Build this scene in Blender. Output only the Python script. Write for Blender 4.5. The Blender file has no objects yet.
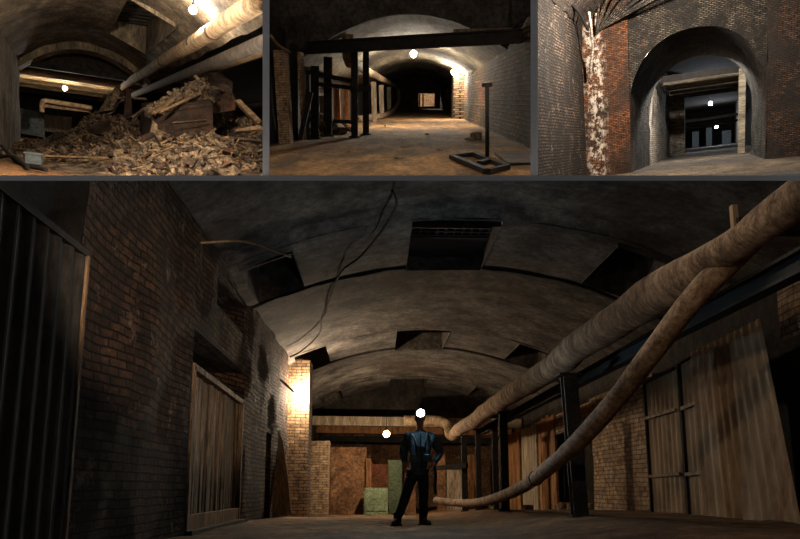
import bpy, bmesh, math, random
from math import pi, sin, cos, atan, sqrt, exp
from mathutils import Vector, Matrix, noise
random.seed(11)
SC = bpy.context.scene
COL = SC.collection
# ---------------------------------------------------------------- camera
F, CX, CY = 715.0, 400.0, 360.0
CAMH = 0.55
PITCH = atan((488 - CY) / F)
YAW = -atan((25 / F) / (sqrt(1 + ((488 - CY) / F) ** 2)))
RC = Matrix.Rotation(YAW, 3, 'Z') @ Matrix.Rotation(pi / 2 + PITCH, 3, 'X')
CAM = Vector((0, 0, CAMH))
cd = bpy.data.cameras.new('camera')
co = bpy.data.objects.new('camera', cd)
COL.objects.link(co)
co.matrix_world = Matrix.Translation(CAM) @ RC.to_4x4()
cd.sensor_fit = 'HORIZONTAL'; cd.sensor_width = 36
cd.lens = F / 800 * 36
cd.shift_y = (CY - 269.5) / 800
cd.clip_start = 0.05; cd.clip_end = 600
SC.camera = co
SC.view_settings.view_transform = 'Standard'
SC.view_settings.look = 'None'
SC.view_settings.exposure = 0
SC.view_settings.gamma = 1
SC.view_settings.use_curve_mapping = False
try:
    SC.cycles.use_denoising = True
    SC.cycles.max_bounces = 6
    SC.cycles.sample_clamp_indirect = 2.0
    SC.cycles.caustics_reflective = False
    SC.cycles.caustics_refractive = False
except Exception:
    pass

def cray(px, py):
    return RC @ Vector(((px - CX) / F, (CY - py) / F, -1.0))

# ---------------------------------------------------------------- the four vaults
class Room:
    def __init__(s, vp, h, rect, main=False):
        s.h, s.rect = h, rect
        if main:
            s.rot = Matrix.Identity(3)
        else:
            Y = cray(*vp).normalized()
            up = RC @ Vector((0, 1, 0))
            Z = (up - up.dot(Y) * Y).normalized()
            X = Y.cross(Z)
            s.rot = Matrix((X, Y, Z)).transposed()
        s.M = Matrix.Translation(CAM - s.rot @ Vector((0, 0, h))) @ s.rot.to_4x4()
        s.cam = Vector((0, 0, h))
        l, t, r, b = rect
        cpt = s.dir((max(l, 0) + min(r, 800)) / 2, (max(t, 0) + min(b, 539)) / 2)
        s.planes = []
        def pl(a, c):
            n = s.dir(*a).cross(s.dir(*c)).normalized()
            if n.dot(cpt) > 0: n = -n
            s.planes.append(n)            # outside is +n
        if l > 0: pl((l, 0), (l, 500))
        if r < 800: pl((r, 0), (r, 500))
        if t > 0: pl((0, t), (800, t))
        if b < 539: pl((0, b), (800, b))
    def dir(s, px, py):
        return s.rot.transposed() @ cray(px, py)
    def uv(s, px, py):
        d = s.dir(px, py)
        return d.x / d.y, d.z / d.y
    def at(s, px, py, d):
        u, v = s.uv(px, py)
        return Vector((u * d, d, s.h + v * d))
    def fl(s, px, py, z=0.0):
        u, v = s.uv(px, py)
        d = (z - s.h) / v
        return Vector((u * d, d, z))
    def wx(s, px, py, x):
        u, v = s.uv(px, py)
        d = x / u
        return Vector((x, d, s.h + v * d))
    def proj(s, p):
        q = RC.transposed() @ (s.rot @ (Vector(p) - s.cam))
        return CX + F * q.x / -q.z, CY - F * q.y / -q.z

E = 1.0
MAIN = Room(None, CAMH, (-50, 181.7 - E, 900, 600), True)
RA = Room((60, 125), 1.5, (-50, -50, 262.6 + E, 175.4 + E))
RB = Room((418, 99), 1.5, (269.4 - E, -50, 530.6 + E, 175.2 + E))
RD = Room((712, 140), 1.2, (537.8 - E, -50, 900, 175.4 + E))
CUR = [MAIN]
LOC = {}

# ---------------------------------------------------------------- materials
def S(r, g, b):
    f = lambda c: (c / 255 / 12.92) if c <= 10 else ((c / 255 + 0.055) / 1.055) ** 2.4
    return (f(r), f(g), f(b), 1)

def newmat(name):
    m = bpy.data.materials.new(name); m.use_nodes = True
    nt = m.node_tree
    b = nt.nodes['Principled BSDF']
    return m, nt, b

def ramp(nt, fac, stops):
    r = nt.nodes.new('ShaderNodeValToRGB')
    el = r.color_ramp.elements
    while len(el) < len(stops): el.new(0.5)
    for e, (p, c) in zip(el, stops):
        e.position = p; e.color = c
    nt.links.new(fac, r.inputs['Fac'])
    return r.outputs['Color']

def mixc(nt, fac, a, b, mode='MIX'):
    m = nt.nodes.new('ShaderNodeMix'); m.data_type = 'RGBA'; m.blend_type = mode
    for inp, v in ((m.inputs[0], fac), (m.inputs[6], a), (m.inputs[7], b)):
        if hasattr(v, 'links'): nt.links.new(v, inp)
        else: inp.default_value = v
    return m.outputs[2]

def coords(nt, kind, scale=(1, 1, 1)):
    t = nt.nodes.new('ShaderNodeTexCoord')
    mp = nt.nodes.new('ShaderNodeMapping')
    mp.inputs['Scale'].default_value = scale
    nt.links.new(t.outputs[kind], mp.inputs['Vector'])
    return mp.outputs['Vector']

def noise_n(nt, vec, scale, detail=6, rough=0.6, dist=0.0):
    n = nt.nodes.new('ShaderNodeTexNoise')
    n.inputs['Scale'].default_value = scale
    n.inputs['Detail'].default_value = detail
    n.inputs['Roughness'].default_value = rough
    n.inputs['Distortion'].default_value = dist
    nt.links.new(vec, n.inputs['Vector'])
    return n.outputs['Fac']

def bump(nt, b, h, strength, dist=0.02):
    n = nt.nodes.new('ShaderNodeBump')
    n.inputs['Strength'].default_value = strength
    n.inputs['Distance'].default_value = dist
    nt.links.new(h, n.inputs['Height'])
    nt.links.new(n.outputs['Normal'], b.inputs['Normal'])

def m_noise(name, dark, light, scale=2.0, coord='Object', stretch=(1, 1, 1), bmp=0.4, bd=0.02, rough=0.9, metal=0.0,
            stain=None, stain_scale=0.5, stain_at=(0.5, 0.62), detail=8, grit=True):
    m, nt, b = newmat(name)
    v = coords(nt, coord, stretch)
    n1 = noise_n(nt, v, scale, detail, 0.65)
    c = ramp(nt, n1, [(0.36, dark), (0.64, light)])
    if stain:
        n2 = noise_n(nt, v, stain_scale, 6, 0.7, 0.6)
        f = ramp(nt, n2, [(stain_at[0], (0, 0, 0, 1)), (stain_at[1], (1, 1, 1, 1))])
        c = mixc(nt, f, c, stain)
    if grit:
        c = mixc(nt, 1.0, c, ramp(nt, noise_n(nt, v, scale * 5.5, 5, 0.8), [(0.36, (0.42, 0.41, 0.40, 1)), (0.64, (1.4, 1.38, 1.35, 1))]), 'MULTIPLY')
    nt.links.new(c, b.inputs['Base Color'])
    b.inputs['Roughness'].default_value = rough
    b.inputs['Metallic'].default_value = metal
    b.inputs['Specular IOR Level'].default_value = 0.25
    if bmp: bump(nt, b, noise_n(nt, v, scale * 3.3, 8, 0.7), bmp, bd)
    return m

def m_brick(name, c1, c2, mortar, bw=0.26, bh=0.085, su=1.0, sv=1.0, dirt=None, dirt_at=(0.45, 0.6), dirt_scale=0.6,
            wash=None, wash_at=(0.6, 0.68), wash_scale=0.7, bmp=0.8, bd=0.03, mw=0.011, dscale=(1, 1, 1), glare_band=None):
    m, nt, b = newmat(name)
    v0 = coords(nt, 'UV')
    v = coords(nt, 'UV', (1 / su, 1 / sv, 1))
    w = nt.nodes.new('ShaderNodeMix'); w.data_type = 'VECTOR'
    # the courses wander slightly
    nn = nt.nodes.new('ShaderNodeTexNoise'); nn.inputs['Scale'].default_value = 3.0; nn.inputs['Detail'].default_value = 3
    nt.links.new(v, nn.inputs['Vector'])
    ma = nt.nodes.new('ShaderNodeVectorMath'); ma.operation = 'MULTIPLY_ADD'
    nt.links.new(nn.outputs['Color'], ma.inputs[0]); ma.inputs[1].default_value = (0.05, 0.045, 0); nt.links.new(v, ma.inputs[2])
    nt.nodes.remove(w)
    br = nt.nodes.new('ShaderNodeTexBrick')
    br.inputs['Scale'].default_value = 1.0
    br.inputs['Brick Width'].default_value = bw
    br.inputs['Row Height'].default_value = bh
    br.inputs['Mortar Size'].default_value = mw
    br.inputs['Mortar Smooth'].default_value = 0.4
    br.inputs['Color1'].default_value = c1; br.inputs['Color2'].default_value = c2
    br.inputs['Mortar'].default_value = mortar
    br.inputs['Bias'].default_value = -0.1
    nt.links.new(ma.outputs[0], br.inputs['Vector'])
    vd = coords(nt, 'UV', dscale)
    c = br.outputs['Color']
    n1 = noise_n(nt, v, 5.0, 8, 0.75)
    c = mixc(nt, 0.9, c, ramp(nt, n1, [(0.34, (0.08, 0.08, 0.08, 1)), (0.66, (1.45, 1.4, 1.35, 1))]), 'MULTIPLY')
    if dirt:
        f = ramp(nt, noise_n(nt, vd, dirt_scale, 8, 0.65, 0.5), [(dirt_at[0], (0, 0, 0, 1)), (dirt_at[1], (0.85, 0.85, 0.85, 1))])
        c = mixc(nt, f, c, dirt)
    if wash:
        f = ramp(nt, noise_n(nt, vd, wash_scale, 10, 0.8, 0.0), [(wash_at[0], (0, 0, 0, 1)), (wash_at[1], (1, 1, 1, 1))])
        if glare_band:                                     # limits the wash to a painted strip of lamp glare
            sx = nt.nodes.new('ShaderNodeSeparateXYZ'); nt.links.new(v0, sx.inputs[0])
            df = nt.nodes.new('ShaderNodeMath'); df.operation = 'SUBTRACT'; nt.links.new(sx.outputs[0], df.inputs[0]); df.inputs[1].default_value = glare_band[0]
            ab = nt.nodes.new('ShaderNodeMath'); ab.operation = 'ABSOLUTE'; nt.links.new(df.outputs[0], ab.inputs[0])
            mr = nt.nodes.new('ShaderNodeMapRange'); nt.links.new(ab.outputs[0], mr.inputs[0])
            mr.inputs[1].default_value = glare_band[1] * 0.4; mr.inputs[2].default_value = glare_band[1]; mr.inputs[3].default_value = 1; mr.inputs[4].default_value = 0
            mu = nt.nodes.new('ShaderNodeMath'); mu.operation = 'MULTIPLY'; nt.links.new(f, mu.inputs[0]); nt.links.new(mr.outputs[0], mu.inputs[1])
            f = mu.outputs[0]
        c = mixc(nt, f, c, wash)
    nt.links.new(c, b.inputs['Base Color'])
    b.inputs['Roughness'].default_value = 0.92
    b.inputs['Specular IOR Level'].default_value = 0.2
    inv = nt.nodes.new('ShaderNodeMath'); inv.operation = 'SUBTRACT'; inv.inputs[0].default_value = 1.0
    nt.links.new(br.outputs['Fac'], inv.inputs[1])
    ad = nt.nodes.new('ShaderNodeMath'); ad.operation = 'MULTIPLY_ADD'; ad.inputs[1].default_value = 0.9
    nt.links.new(n1, ad.inputs[0]); nt.links.new(inv.outputs[0], ad.inputs[2])
    bump(nt, b, ad.outputs[0], bmp, bd)
    return m

def m_wood(name, dark, light, axis='z', rough=0.85, scale=6):
    st = {'x': (0.12, 1, 1), 'y': (1, 0.12, 1), 'z': (1, 1, 0.12)}[axis]
    return m_noise(name, dark, light, scale, 'Object', st, 0.5, 0.01, rough)

def m_emit(name, col, strength):
    m, nt, b = newmat(name)
    b.inputs['Base Color'].default_value = (0.8, 0.8, 0.8, 1)
    b.inputs['Emission Color'].default_value = col
    b.inputs['Emission Strength'].default_value = strength
    return m

def m_plain(name, col, rough=0.7, metal=0.0):
    return m_noise(name, tuple(c * 0.6 for c in col[:3]) + (1,), tuple(min(1, c * 1.3) for c in col[:3]) + (1,), 5, 'Object', (1, 1, 1), 0.15, 0.01, rough, metal)

# ---------------------------------------------------------------- mesh builder
class MB:
    def __init__(s):
        s.v = []; s.f = []; s.uv = []; s.sm = []
    def add(s, vs, fs, uvs=None, smooth=False):
        o = len(s.v)
        s.v += [Vector(v) for v in vs]
        for i, f in enumerate(fs):
            s.f.append([o + k for k in f])
            s.sm.append(smooth)
            s.uv.append([uvs[k] for k in f] if uvs else [None] * len(f))
        return s
    def grid(s, fn, us, vs, uvf=None, skip=None, smooth=True, flip=False):
        """fn(a,b)->point over break points us, vs; uvf(a,b)->uv"""
        P, U = [], []
        nv = len(vs)
        for a in us:
            for b in vs:
                P.append(fn(a, b)); U.append(uvf(a, b) if uvf else (a, b))
        fs = []
        for i in range(len(us) - 1):
            for j in range(nv - 1):
                if skip and skip((us[i] + us[i + 1]) / 2, (vs[j] + vs[j + 1]) / 2): continue
                q = [i * nv + j, (i + 1) * nv + j, (i + 1) * nv + j + 1, i * nv + j + 1]
                fs.append(q[::-1] if flip else q)
        return s.add(P, fs, U, smooth)
    def box(s, c, size, rot=None, jit=0.0):
        c = Vector(c); hx, hy, hz = [k / 2 for k in size]
        vs = []
        for x in (-hx, hx):
            for y in (-hy, hy):
                for z in (-hz, hz):
                    p = Vector((x, y, z))
                    if jit: p += Vector([random.uniform(-jit, jit) for _ in range(3)])
                    if rot is not None: p = rot @ p
                    vs.append(c + p)
        fs = [(0, 1, 3, 2), (4, 6, 7, 5), (0, 4, 5, 1), (2, 3, 7, 6), (0, 2, 6, 4), (1, 5, 7, 3)]
        for f in fs:
            q = [vs[k] for k in f]
            e1 = (q[1] - q[0]).length; e2 = (q[3] - q[0]).length
            s.add(q, [(0, 1, 2, 3)], [(0, 0), (e1, 0), (e1, e2), (0, e2)])
        return s
    def slab(s, a, b, w, h, up=(0, 0, 1), jit=0.0):
        """a box running from point a to b, w across, h along up"""
        a, b = Vector(a), Vector(b)
        y = (b - a).normalized(); z = Vector(up); z = (z - z.dot(y) * y).normalized(); x = y.cross(z)
        R = Matrix((x, y, z)).transposed()
        return s.box((a + b) / 2, (w, (b - a).length, h), R, jit)
    def ibeam(s, a, b, w, h, t, up=(0, 0, 1)):
        a, b = Vector(a), Vector(b)
        y = (b - a).normalized(); z = Vector(up); z = (z - z.dot(y) * y).normalized()
        o = z * (h / 2 - t / 2)
        s.slab(a + o, b + o, w, t, up); s.slab(a - o, b - o, w, t, up); s.slab(a, b, t, h - 2 * t, up)
        return s
    def tube(s, pts, r, n=12, caps=True, wob=0.0):
        pts = [Vector(p) for p in pts]
        rs = r if isinstance(r, (list, tuple)) else [r] * len(pts)
        rings = []; nrm = None; L = 0
        for i, p in enumerate(pts):
            t = (pts[min(i + 1, len(pts) - 1)] - pts[max(i - 1, 0)]).normalized()
            if nrm is None:
                nrm = t.orthogonal().normalized()
            nrm = (nrm - nrm.dot(t) * t).normalized(); bn = t.cross(nrm)
            if i: L += (p - pts[i - 1]).length
            ring = []
            for k in range(n + 1):
                a = 2 * pi * (k % n) / n
                rr = rs[i]
                if wob: rr *= 1 + wob * noise.noise(p * 2.3 + Vector((cos(a) * 1.5, sin(a) * 1.5, 0)))
                ring.append((p + (nrm * cos(a) + bn * sin(a)) * rr, (k / n, L)))
            rings.append(ring)
        vs, us = [], []
        for ring in rings:
            for q, u in ring: vs.append(q); us.append(u)
        m = n + 1
        fs = [(i * m + k, i * m + k + 1, (i + 1) * m + k + 1, (i + 1) * m + k) for i in range(len(pts) - 1) for k in range(n)]
        s.add(vs, fs, us, True)
        if caps:
            s.add([q for q, u in rings[0][:-1]], [tuple(range(n))[::-1]])
            s.add([q for q, u in rings[-1][:-1]], [tuple(range(n))])
        return s
    def ball(s, c, r, n=14, sq=(1, 1, 1)):
        c = Vector(c); P = []
        m = n // 2
        for i in range(m + 1):
            th = pi * i / m
            for k in range(n + 1):
                a = 2 * pi * (k % n) / n
                P.append(c + Vector((r * sin(th) * cos(a) * sq[0], r * sin(th) * sin(a) * sq[1], r * cos(th) * sq[2])))
        w = n + 1
        return s.add(P, [(i * w + k, (i + 1) * w + k, (i + 1) * w + k + 1, i * w + k + 1) for i in range(m) for k in range(n)], None, True)
    def rock(s, c, r, sq=(1, 1, 1), seed=0, rot=None):
        bm = bmesh.new(); bmesh.ops.create_icosphere(bm, subdivisions=2, radius=1)
        sv = Vector((seed * 3.7, seed * 1.3, seed * 7.1))
        vs = []
        for v in bm.verts:
            p = v.co.copy()
            p *= 1 + 0.35 * noise.noise(p * 1.4 + sv) + 0.12 * noise.noise(p * 4 + sv)
            p = Vector((max(-.75, min(.75, p.x)) * sq[0], max(-.75, min(.75, p.y)) * sq[1], max(-.7, min(.7, p.z)) * sq[2])) * r
            if rot is not None: p = rot @ p
            vs.append(Vector(c) + p)
        fs = [[v.index for v in f.verts] for f in bm.faces]
        bm.free()
        return s.add(vs, fs)
    def prism(s, poly, ext):
        """planar polygon (3-D points) pushed along ext"""
        ext = Vector(ext); n = len(poly)
        poly = [Vector(p) for p in poly]
        a = poly; b = [p + ext for p in poly]
        s.add(a, [tuple(range(n))[::-1]]); s.add(b, [tuple(range(n))])
        for i in range(n):
            j = (i + 1) % n
            s.add([a[i], a[j], b[j], b[i]], [(0, 1, 2, 3)], [(0, 0), ((a[j] - a[i]).length, 0), ((a[j] - a[i]).length, ext.length), (0, ext.length)])
        return s
    def build(s, name, mat, parent=None, loc=None, bevel=0.0, clip=True):
        room = CUR[0]
        if parent is not None: loc = LOC[parent.name]
        if loc is None: loc = Vector((0, 0, 0))
        loc = Vector(loc)
        bm = bmesh.new()
        uvl = bm.loops.layers.uv.new('UVMap')
        bv = [bm.verts.new(v) for v in s.v]
        for f, u, sm in zip(s.f, s.uv, s.sm):
            try: fc = bm.faces.new([bv[k] for k in f])
            except ValueError: continue
            fc.smooth = sm
            for l, w in zip(fc.loops, u):
                if w is None:
                    q = l.vert.co; w = (q.x + q.y, q.z)
                l[uvl].uv = w
        bmesh.ops.remove_doubles(bm, verts=bm.verts[:], dist=1e-4)
        if clip:
            for n in room.planes:
                if any((v.co - room.cam).dot(n) > 1e-4 for v in bm.verts):
                    g = bm.verts[:] + bm.edges[:] + bm.faces[:]
                    bmesh.ops.bisect_plane(bm, geom=g, dist=1e-5, plane_co=room.cam, plane_no=n, clear_outer=True)
        bmesh.ops.recalc_face_normals(bm, faces=bm.faces[:])
        for v in bm.verts: v.co -= loc
        me = bpy.data.meshes.new(name)
        bm.to_mesh(me); bm.free()
        me.materials.append(mat)
        o = bpy.data.objects.new(name, me); COL.objects.link(o)
        if parent is not None:
            o.parent = parent
        else:
            o.matrix_world = room.M @ Matrix.Translation(loc)
        LOC[o.name] = loc
        if bevel:
            md = o.modifiers.new('edge', 'BEVEL'); md.width = bevel; md.segments = 2; md.limit_method = 'ANGLE'
        return o

def tag(o, label, cat, group=None, kind=None):
    o['label'] = label; o['category'] = cat
    if group: o['group'] = group
    if kind: o['kind'] = kind
    return o

def struct(o, label=None):
    o['kind'] = 'structure'
    if label: o['label'] = label
    return o

def stuff(o, label, cat):
    o['label'] = label; o['category'] = cat; o['kind'] = 'stuff'
    return o

def thing(name, label, cat, loc, group=None):
    o = bpy.data.objects.new(name, None); COL.objects.link(o)
    o.empty_display_size = 0.2
    o.matrix_world = CUR[0].M @ Matrix.Translation(Vector(loc))
    LOC[o.name] = Vector(loc)
    return tag(o, label, cat, group)

def lin(a, b, n):
    return [a + (b - a) * i / n for i in range(n + 1)]

def brk(a, b, step, extra=()):
    n = max(1, int(round((b - a) / step)))
    xs = lin(a, b, n)
    for e in extra:
        if a < e < b:
            i = min(range(1, len(xs) - 1), key=lambda k: abs(xs[k] - e)) if len(xs) > 2 else None
            if i is not None and abs(xs[i] - e) < 0.45 * step: xs[i] = e
            else: xs.append(e)
    return sorted(set(xs))

def smooth(t):
    t = max(0, min(1, t)); return t * t * (3 - 2 * t)

def fr(x, y, z=0.0, o=4):
    return noise.fractal(Vector((x, y, z)), 1.0, 2.0, o)

def spline(pts, n=6):
    pts = [Vector(p) for p in pts]
    out = []
    P = [2 * pts[0] - pts[1]] + pts + [2 * pts[-1] - pts[-2]]
    for i in range(1, len(P) - 2):
        for k in range(n):
            t = k / n
            a, b, c, d = P[i - 1], P[i], P[i + 1], P[i + 2]
            out.append(0.5 * ((2 * b) + (c - a) * t + (2 * a - 5 * b + 4 * c - d) * t * t + (3 * b - a - 3 * c + d) * t ** 3))
    out.append(pts[-1])
    return out

def wall_x(x, y0, y1, z0, z1, holes=(), step=0.4, amp=0.03, depth=0.5, sgn=-1, flip=False):
    """wall in a plane x = const with rectangular recesses (ya, yb, za, zb) going sgn*depth"""
    mb = MB()
    ys = brk(y0, y1, step, [h for q in holes for h in q[:2]])
    zs = brk(z0, z1, step, [h for q in holes for h in q[2:]])
    inside = lambda y, z: any(a < y < b and c < z < d for a, b, c, d in holes)
    onrim = lambda y, z: any(a - 1e-6 <= y <= b + 1e-6 and c - 1e-6 <= z <= d + 1e-6 for a, b, c, d in holes)
    def fn(y, z):
        k = 0 if onrim(y, z) else amp * fr(y * 0.9, z * 0.9, x)
        return (x + k, y, z)
    mb.grid(fn, ys, zs, None, inside)
    for a, b, c, d in holes:
        xb = x + sgn * depth
        for q in ([(x, a, c), (xb, a, c), (xb, a, d), (x, a, d)], [(x, b, c), (xb, b, c), (xb, b, d), (x, b, d)],
                  [(x, a, d), (x, b, d), (xb, b, d), (xb, a, d)], [(x, a, c), (x, b, c), (xb, b, c), (xb, a, c)],
                  [(xb, a, c), (xb, b, c), (xb, b, d), (xb, a, d)]):
            mb.add(q, [(0, 1, 2, 3)], [(p[1] + (p[0] - x), p[2] + 0.3 * (p[0] - x)) for p in q])
    return mb

exec_order = []
# ================================================================ materials used
M = {}
M['brick_left'] = m_brick('dark_soot_brick', S(112, 80, 58), S(70, 50, 38), S(34, 28, 24), 0.25, 0.08, dirt=S(34, 27, 23), dirt_at=(0.45, 0.62), wash=S(160, 132, 108), wash_at=(0.57, 0.68), wash_scale=2.2, bmp=2.2, bd=0.08)
M['brick_pale'] = m_brick('pale_orange_brick', S(180, 156, 130), S(150, 122, 96), S(104, 86, 68), 0.27, 0.085, dirt=S(96, 66, 42), dirt_at=(0.5, 0.7), wash=S(205, 180, 150), wash_at=(0.62, 0.72), wash_scale=1.2, bmp=0.6)
M['brick_pier'] = m_brick('pier_brick', S(150, 124, 96), S(112, 90, 68), S(62, 50, 40), 0.27, 0.085, dirt=S(90, 66, 46), dirt_at=(0.5, 0.7), bmp=1.0)
M['concrete_vault'] = m_noise('stained_vault_concrete', S(44, 39, 37), S(106, 98, 92), 1.3, 'UV', (1, 1, 1), 0.7, 0.03, 0.95, 0, S(52, 40, 31), 0.33, (0.5, 0.66))
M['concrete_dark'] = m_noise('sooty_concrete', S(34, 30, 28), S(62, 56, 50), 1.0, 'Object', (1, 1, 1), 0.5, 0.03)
M['earth'] = m_noise('trodden_earth', S(74, 52, 35), S(140, 104, 70), 1.3, 'UV', (1, 1, 1), 0.8, 0.04, 0.97, 0, S(58, 42, 30), 0.6, (0.5, 0.68))
M['steel_dark'] = m_noise('blackened_steel', S(22, 20, 20), S(44, 40, 38), 4, 'Object', (1, 1, 1), 0.3, 0.01, 0.8, 0.0)
M['steel_blue'] = m_noise('blue_black_steel', S(20, 24, 32), S(40, 46, 58), 4, 'Object', (1, 1, 1), 0.3, 0.01, 0.6, 0.3)
M['lagging'] = m_noise('dusty_pipe_lagging', S(84, 64, 48), S(158, 132, 106), 3.0, 'UV', (1, 1.6, 1), 0.9, 0.04, 0.95, 0, S(98, 74, 54), 1.0, (0.52, 0.68))
M['hose'] = m_noise('dusty_hose_skin', S(88, 70, 54), S(150, 124, 100), 3, 'UV', (1, 1, 1), 0.6, 0.02, 0.85)
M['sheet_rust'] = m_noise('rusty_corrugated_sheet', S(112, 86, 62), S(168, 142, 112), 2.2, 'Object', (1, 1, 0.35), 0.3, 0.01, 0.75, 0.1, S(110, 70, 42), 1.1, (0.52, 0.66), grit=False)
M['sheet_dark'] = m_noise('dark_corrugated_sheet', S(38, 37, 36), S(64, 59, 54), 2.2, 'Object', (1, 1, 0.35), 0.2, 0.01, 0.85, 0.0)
M['plank_old'] = m_wood('weathered_planks', S(52, 40, 30), S(142, 112, 82), 'z', 0.8, 9)
M['plank_grey'] = m_wood('grey_board', S(110, 96, 80), S(160, 142, 120), 'z', 0.85, 6)
M['plank_warm'] = m_wood('brown_board', S(92, 62, 38), S(160, 112, 70), 'z', 0.85, 6)
M['plaster_brown'] = m_noise('brown_peeling_plaster', S(84, 58, 42), S(140, 102, 72), 1.6, 'Object', (1, 1, 1), 0.5, 0.02, 0.95, 0, S(176, 150, 122), 1.8, (0.58, 0.66))
M['paint_green'] = m_noise('faded_green_paint', S(88, 100, 78), S(128, 140, 110), 3, 'Object', (1, 1, 1), 0.2, 0.01, 0.7, 0, S(70, 62, 46), 2.5, (0.58, 0.7))
M['paint_green_dark'] = m_noise('dark_green_paint', S(48, 58, 42), S(74, 84, 60), 3, 'Object', (1, 1, 1), 0.2, 0.01, 0.7)
M['plate_red'] = m_noise('red_brown_board', S(66, 36, 24), S(104, 60, 40), 2, 'Object')
M['rubble'] = m_noise('dusty_rubble', S(84, 64, 46), S(168, 138, 104), 6, 'Object', (1, 1, 1), 0.8, 0.03)
M['bulb_warm'] = m_emit('lit_warm_bulb', (1.0, 0.80, 0.56, 1), 1900)
M['bulb_far'] = m_emit('lit_hanging_bulb', (1.0, 0.80, 0.54, 1), 1100)
M['black'] = m_noise('black_rubber', S(14, 13, 13), S(26, 24, 23), 5, 'Object')
M['lath'] = m_wood('pale_lath', S(120, 96, 70), S(170, 140, 105), 'x')

# ================================================================ MAIN HALL
CUR[0] = MAIN
R = MAIN
XL, XR, XO = -2.25, 4.9, 5.7
def zf(x, y):
    return 0.17 * smooth((x - 1.2) / 2.0) - 0.42 * smooth((y - 10) / 19) + 0.02 * fr(x * 1.3, y * 1.3, 5)
def zc(x, y=0):
    t = (x - 1.4) / 3.9
    return 4.7 - 0.95 * t * t
def floor_at(px, py):
    """a floor point under a picture position, following the floor's fall"""
    u, v = R.uv(px, py)
    d = 12.0
    for _ in range(30):
        d = (zf(u * d, d) - CAMH) / v
        d = max(5, min(31, d))
    return Vector((u * d, d, zf(u * d, d)))

mb = MB()
mb.grid(lambda x, y: (x, y, zf(x, y) + 0.012 * fr(x * 5, y * 5, 1)), lin(-2.8, 6.0, 60), lin(3.6, 33, 150))
struct(mb.build('floor', M['earth']), 'trodden brown earth floor of the large vaulted hall')

strips = [(10.4, 12.9), (18.1, 20.8), (26.2, 29.3)]
HOL = []
for i, (a, b) in enumerate(strips):
    HOL.append((0.55, 1.95, a + 0.15, b - 0.1))
    HOL.append((-2.1, -1.3, a + 0.25, b - 0.4))
    HOL.append((3.75, 4.75, a + 0.1, b - 0.4))
mb = MB()
xs = brk(-2.6, 5.9, 0.3, [h for q in HOL for h in q[:2]])
ys = brk(5.2, 36, 0.4, [h for q in HOL for h in q[2:]] + [k + e for s_ in strips for k in s_ for e in (-0.02, 0.02)])
def vault_z(x, y):
    z = zc(x)
    if any(a < y < b for a, b in strips): z -= 0.09
    return z + 0.03 * fr(x * 0.7, y * 0.7, 9)
mb.grid(lambda x, y: (x, y, vault_z(x, y)), xs, ys, None, lambda x, y: any(a < x < b and c < y < d for a, b, c, d in HOL))
for a, b, c, d in HOL:
    zt = zc((a + b) / 2) + 0.75
    q = [(a, c), (b, c), (b, d), (a, d)]
    for i in range(4):
        p, r_ = q[i], q[(i + 1) % 4]
        mb.add([(p[0], p[1], zc(p[0]) - 0.12), (r_[0], r_[1], zc(r_[0]) - 0.12), (r_[0], r_[1], zt), (p[0], p[1], zt)], [(0, 1, 2, 3)])
    mb.add([(x, y, zt) for x, y in q], [(0, 1, 2, 3)])
struct(mb.build('ceiling', M['concrete_vault']), 'grey stained segmental concrete vault with square shafts')
for a, b in strips:
    for y in (a, b):
        mb = MB()
        pts = [(x, y, vault_z(x, y - 0.1 if y == a else y + 0.1) - 0.05) for x in lin(-2.5, 5.6, 36)]
        vs, fs = [], []
        for x, yy, z in pts:
            k = 0.02 * fr(x * 2, y)
            vs += [(x, yy - 0.05, z - 0.03 + k), (x, yy + 0.05, z - 0.03 + k), (x, yy + 0.05, z + 0.12), (x, yy - 0.05, z + 0.12)]
        for i in range(len(pts) - 1):
            for k in range(4):
                fs.append((i * 4 + k, i * 4 + (k + 1) % 4, i * 4 + 4 + (k + 1) % 4, i * 4 + 4 + k))
        mb.add(vs, fs)
        struct(mb.build('ceiling_beam', M['concrete_dark']), 'dark curved rib across the vault')
# grating in the nearest shaft
g = thing('shaft_grating', 'blue-black bar grating closing the nearest ceiling shaft', 'grating', (1.25, 11.6, 4.85))
mb = MB()
for x in lin(0.6, 1.9, 9): mb.slab((x, 10.6, 4.86), (x, 11.75, 4.86), 0.03, 0.05)
for y in lin(10.65, 11.7, 6): mb.slab((0.57, y, 4.84), (1.93, y, 4.84), 0.05, 0.03)
mb.build('bars', M['steel_blue'], g)
MB().slab((1.25, 11.75, 4.83), (1.25, 12.8, 4.83), 1.36, 0.04).build('cover_plate', M['steel_blue'], g)
# outer walls
mb = MB().grid(lambda x, y: (x, y, 0), lin(-2.8, 6.0, 6), lin(-8, 3.6, 6))
struct(mb.build('floor', M['earth'], clip=False), 'earth floor of the hall running back past the viewer')
mb = MB()
for q in ([(-2.37, -8, 0), (-2.37, 3.9, 0), (-2.37, 3.9, 2.5), (-2.37, -8, 2.5)], [(5.7, -8, 0), (5.7, 3.9, 0), (5.7, 3.9, 2.5), (5.7, -8, 2.5)], [(-2.37, -8, 0), (5.7, -8, 0), (5.7, -8, 2.5), (-2.37, -8, 2.5)]):
    mb.add(q, [(0, 1, 2, 3)])
struct(mb.build('wall_front', M['concrete_dark'], clip=False), 'dark walls of the hall behind the viewer')
mb = wall_x(XL, 5.28, 19.0, -0.3, 3.85, [(8.75, 12.25, -0.2, 2.5), (9.9, 12.0, 3.12, 3.62), (14.9, 15.6, -0.2, 1.7)], 0.2, 0.09, 1.1, -1)
struct(mb.build('wall_left', M['brick_left']), 'tall sooty brick wall with a gated recess')
mb = wall_x(XL - 0.2, 19.0, 36, -0.7, 3.85, [], 0.8, 0.03)
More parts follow.
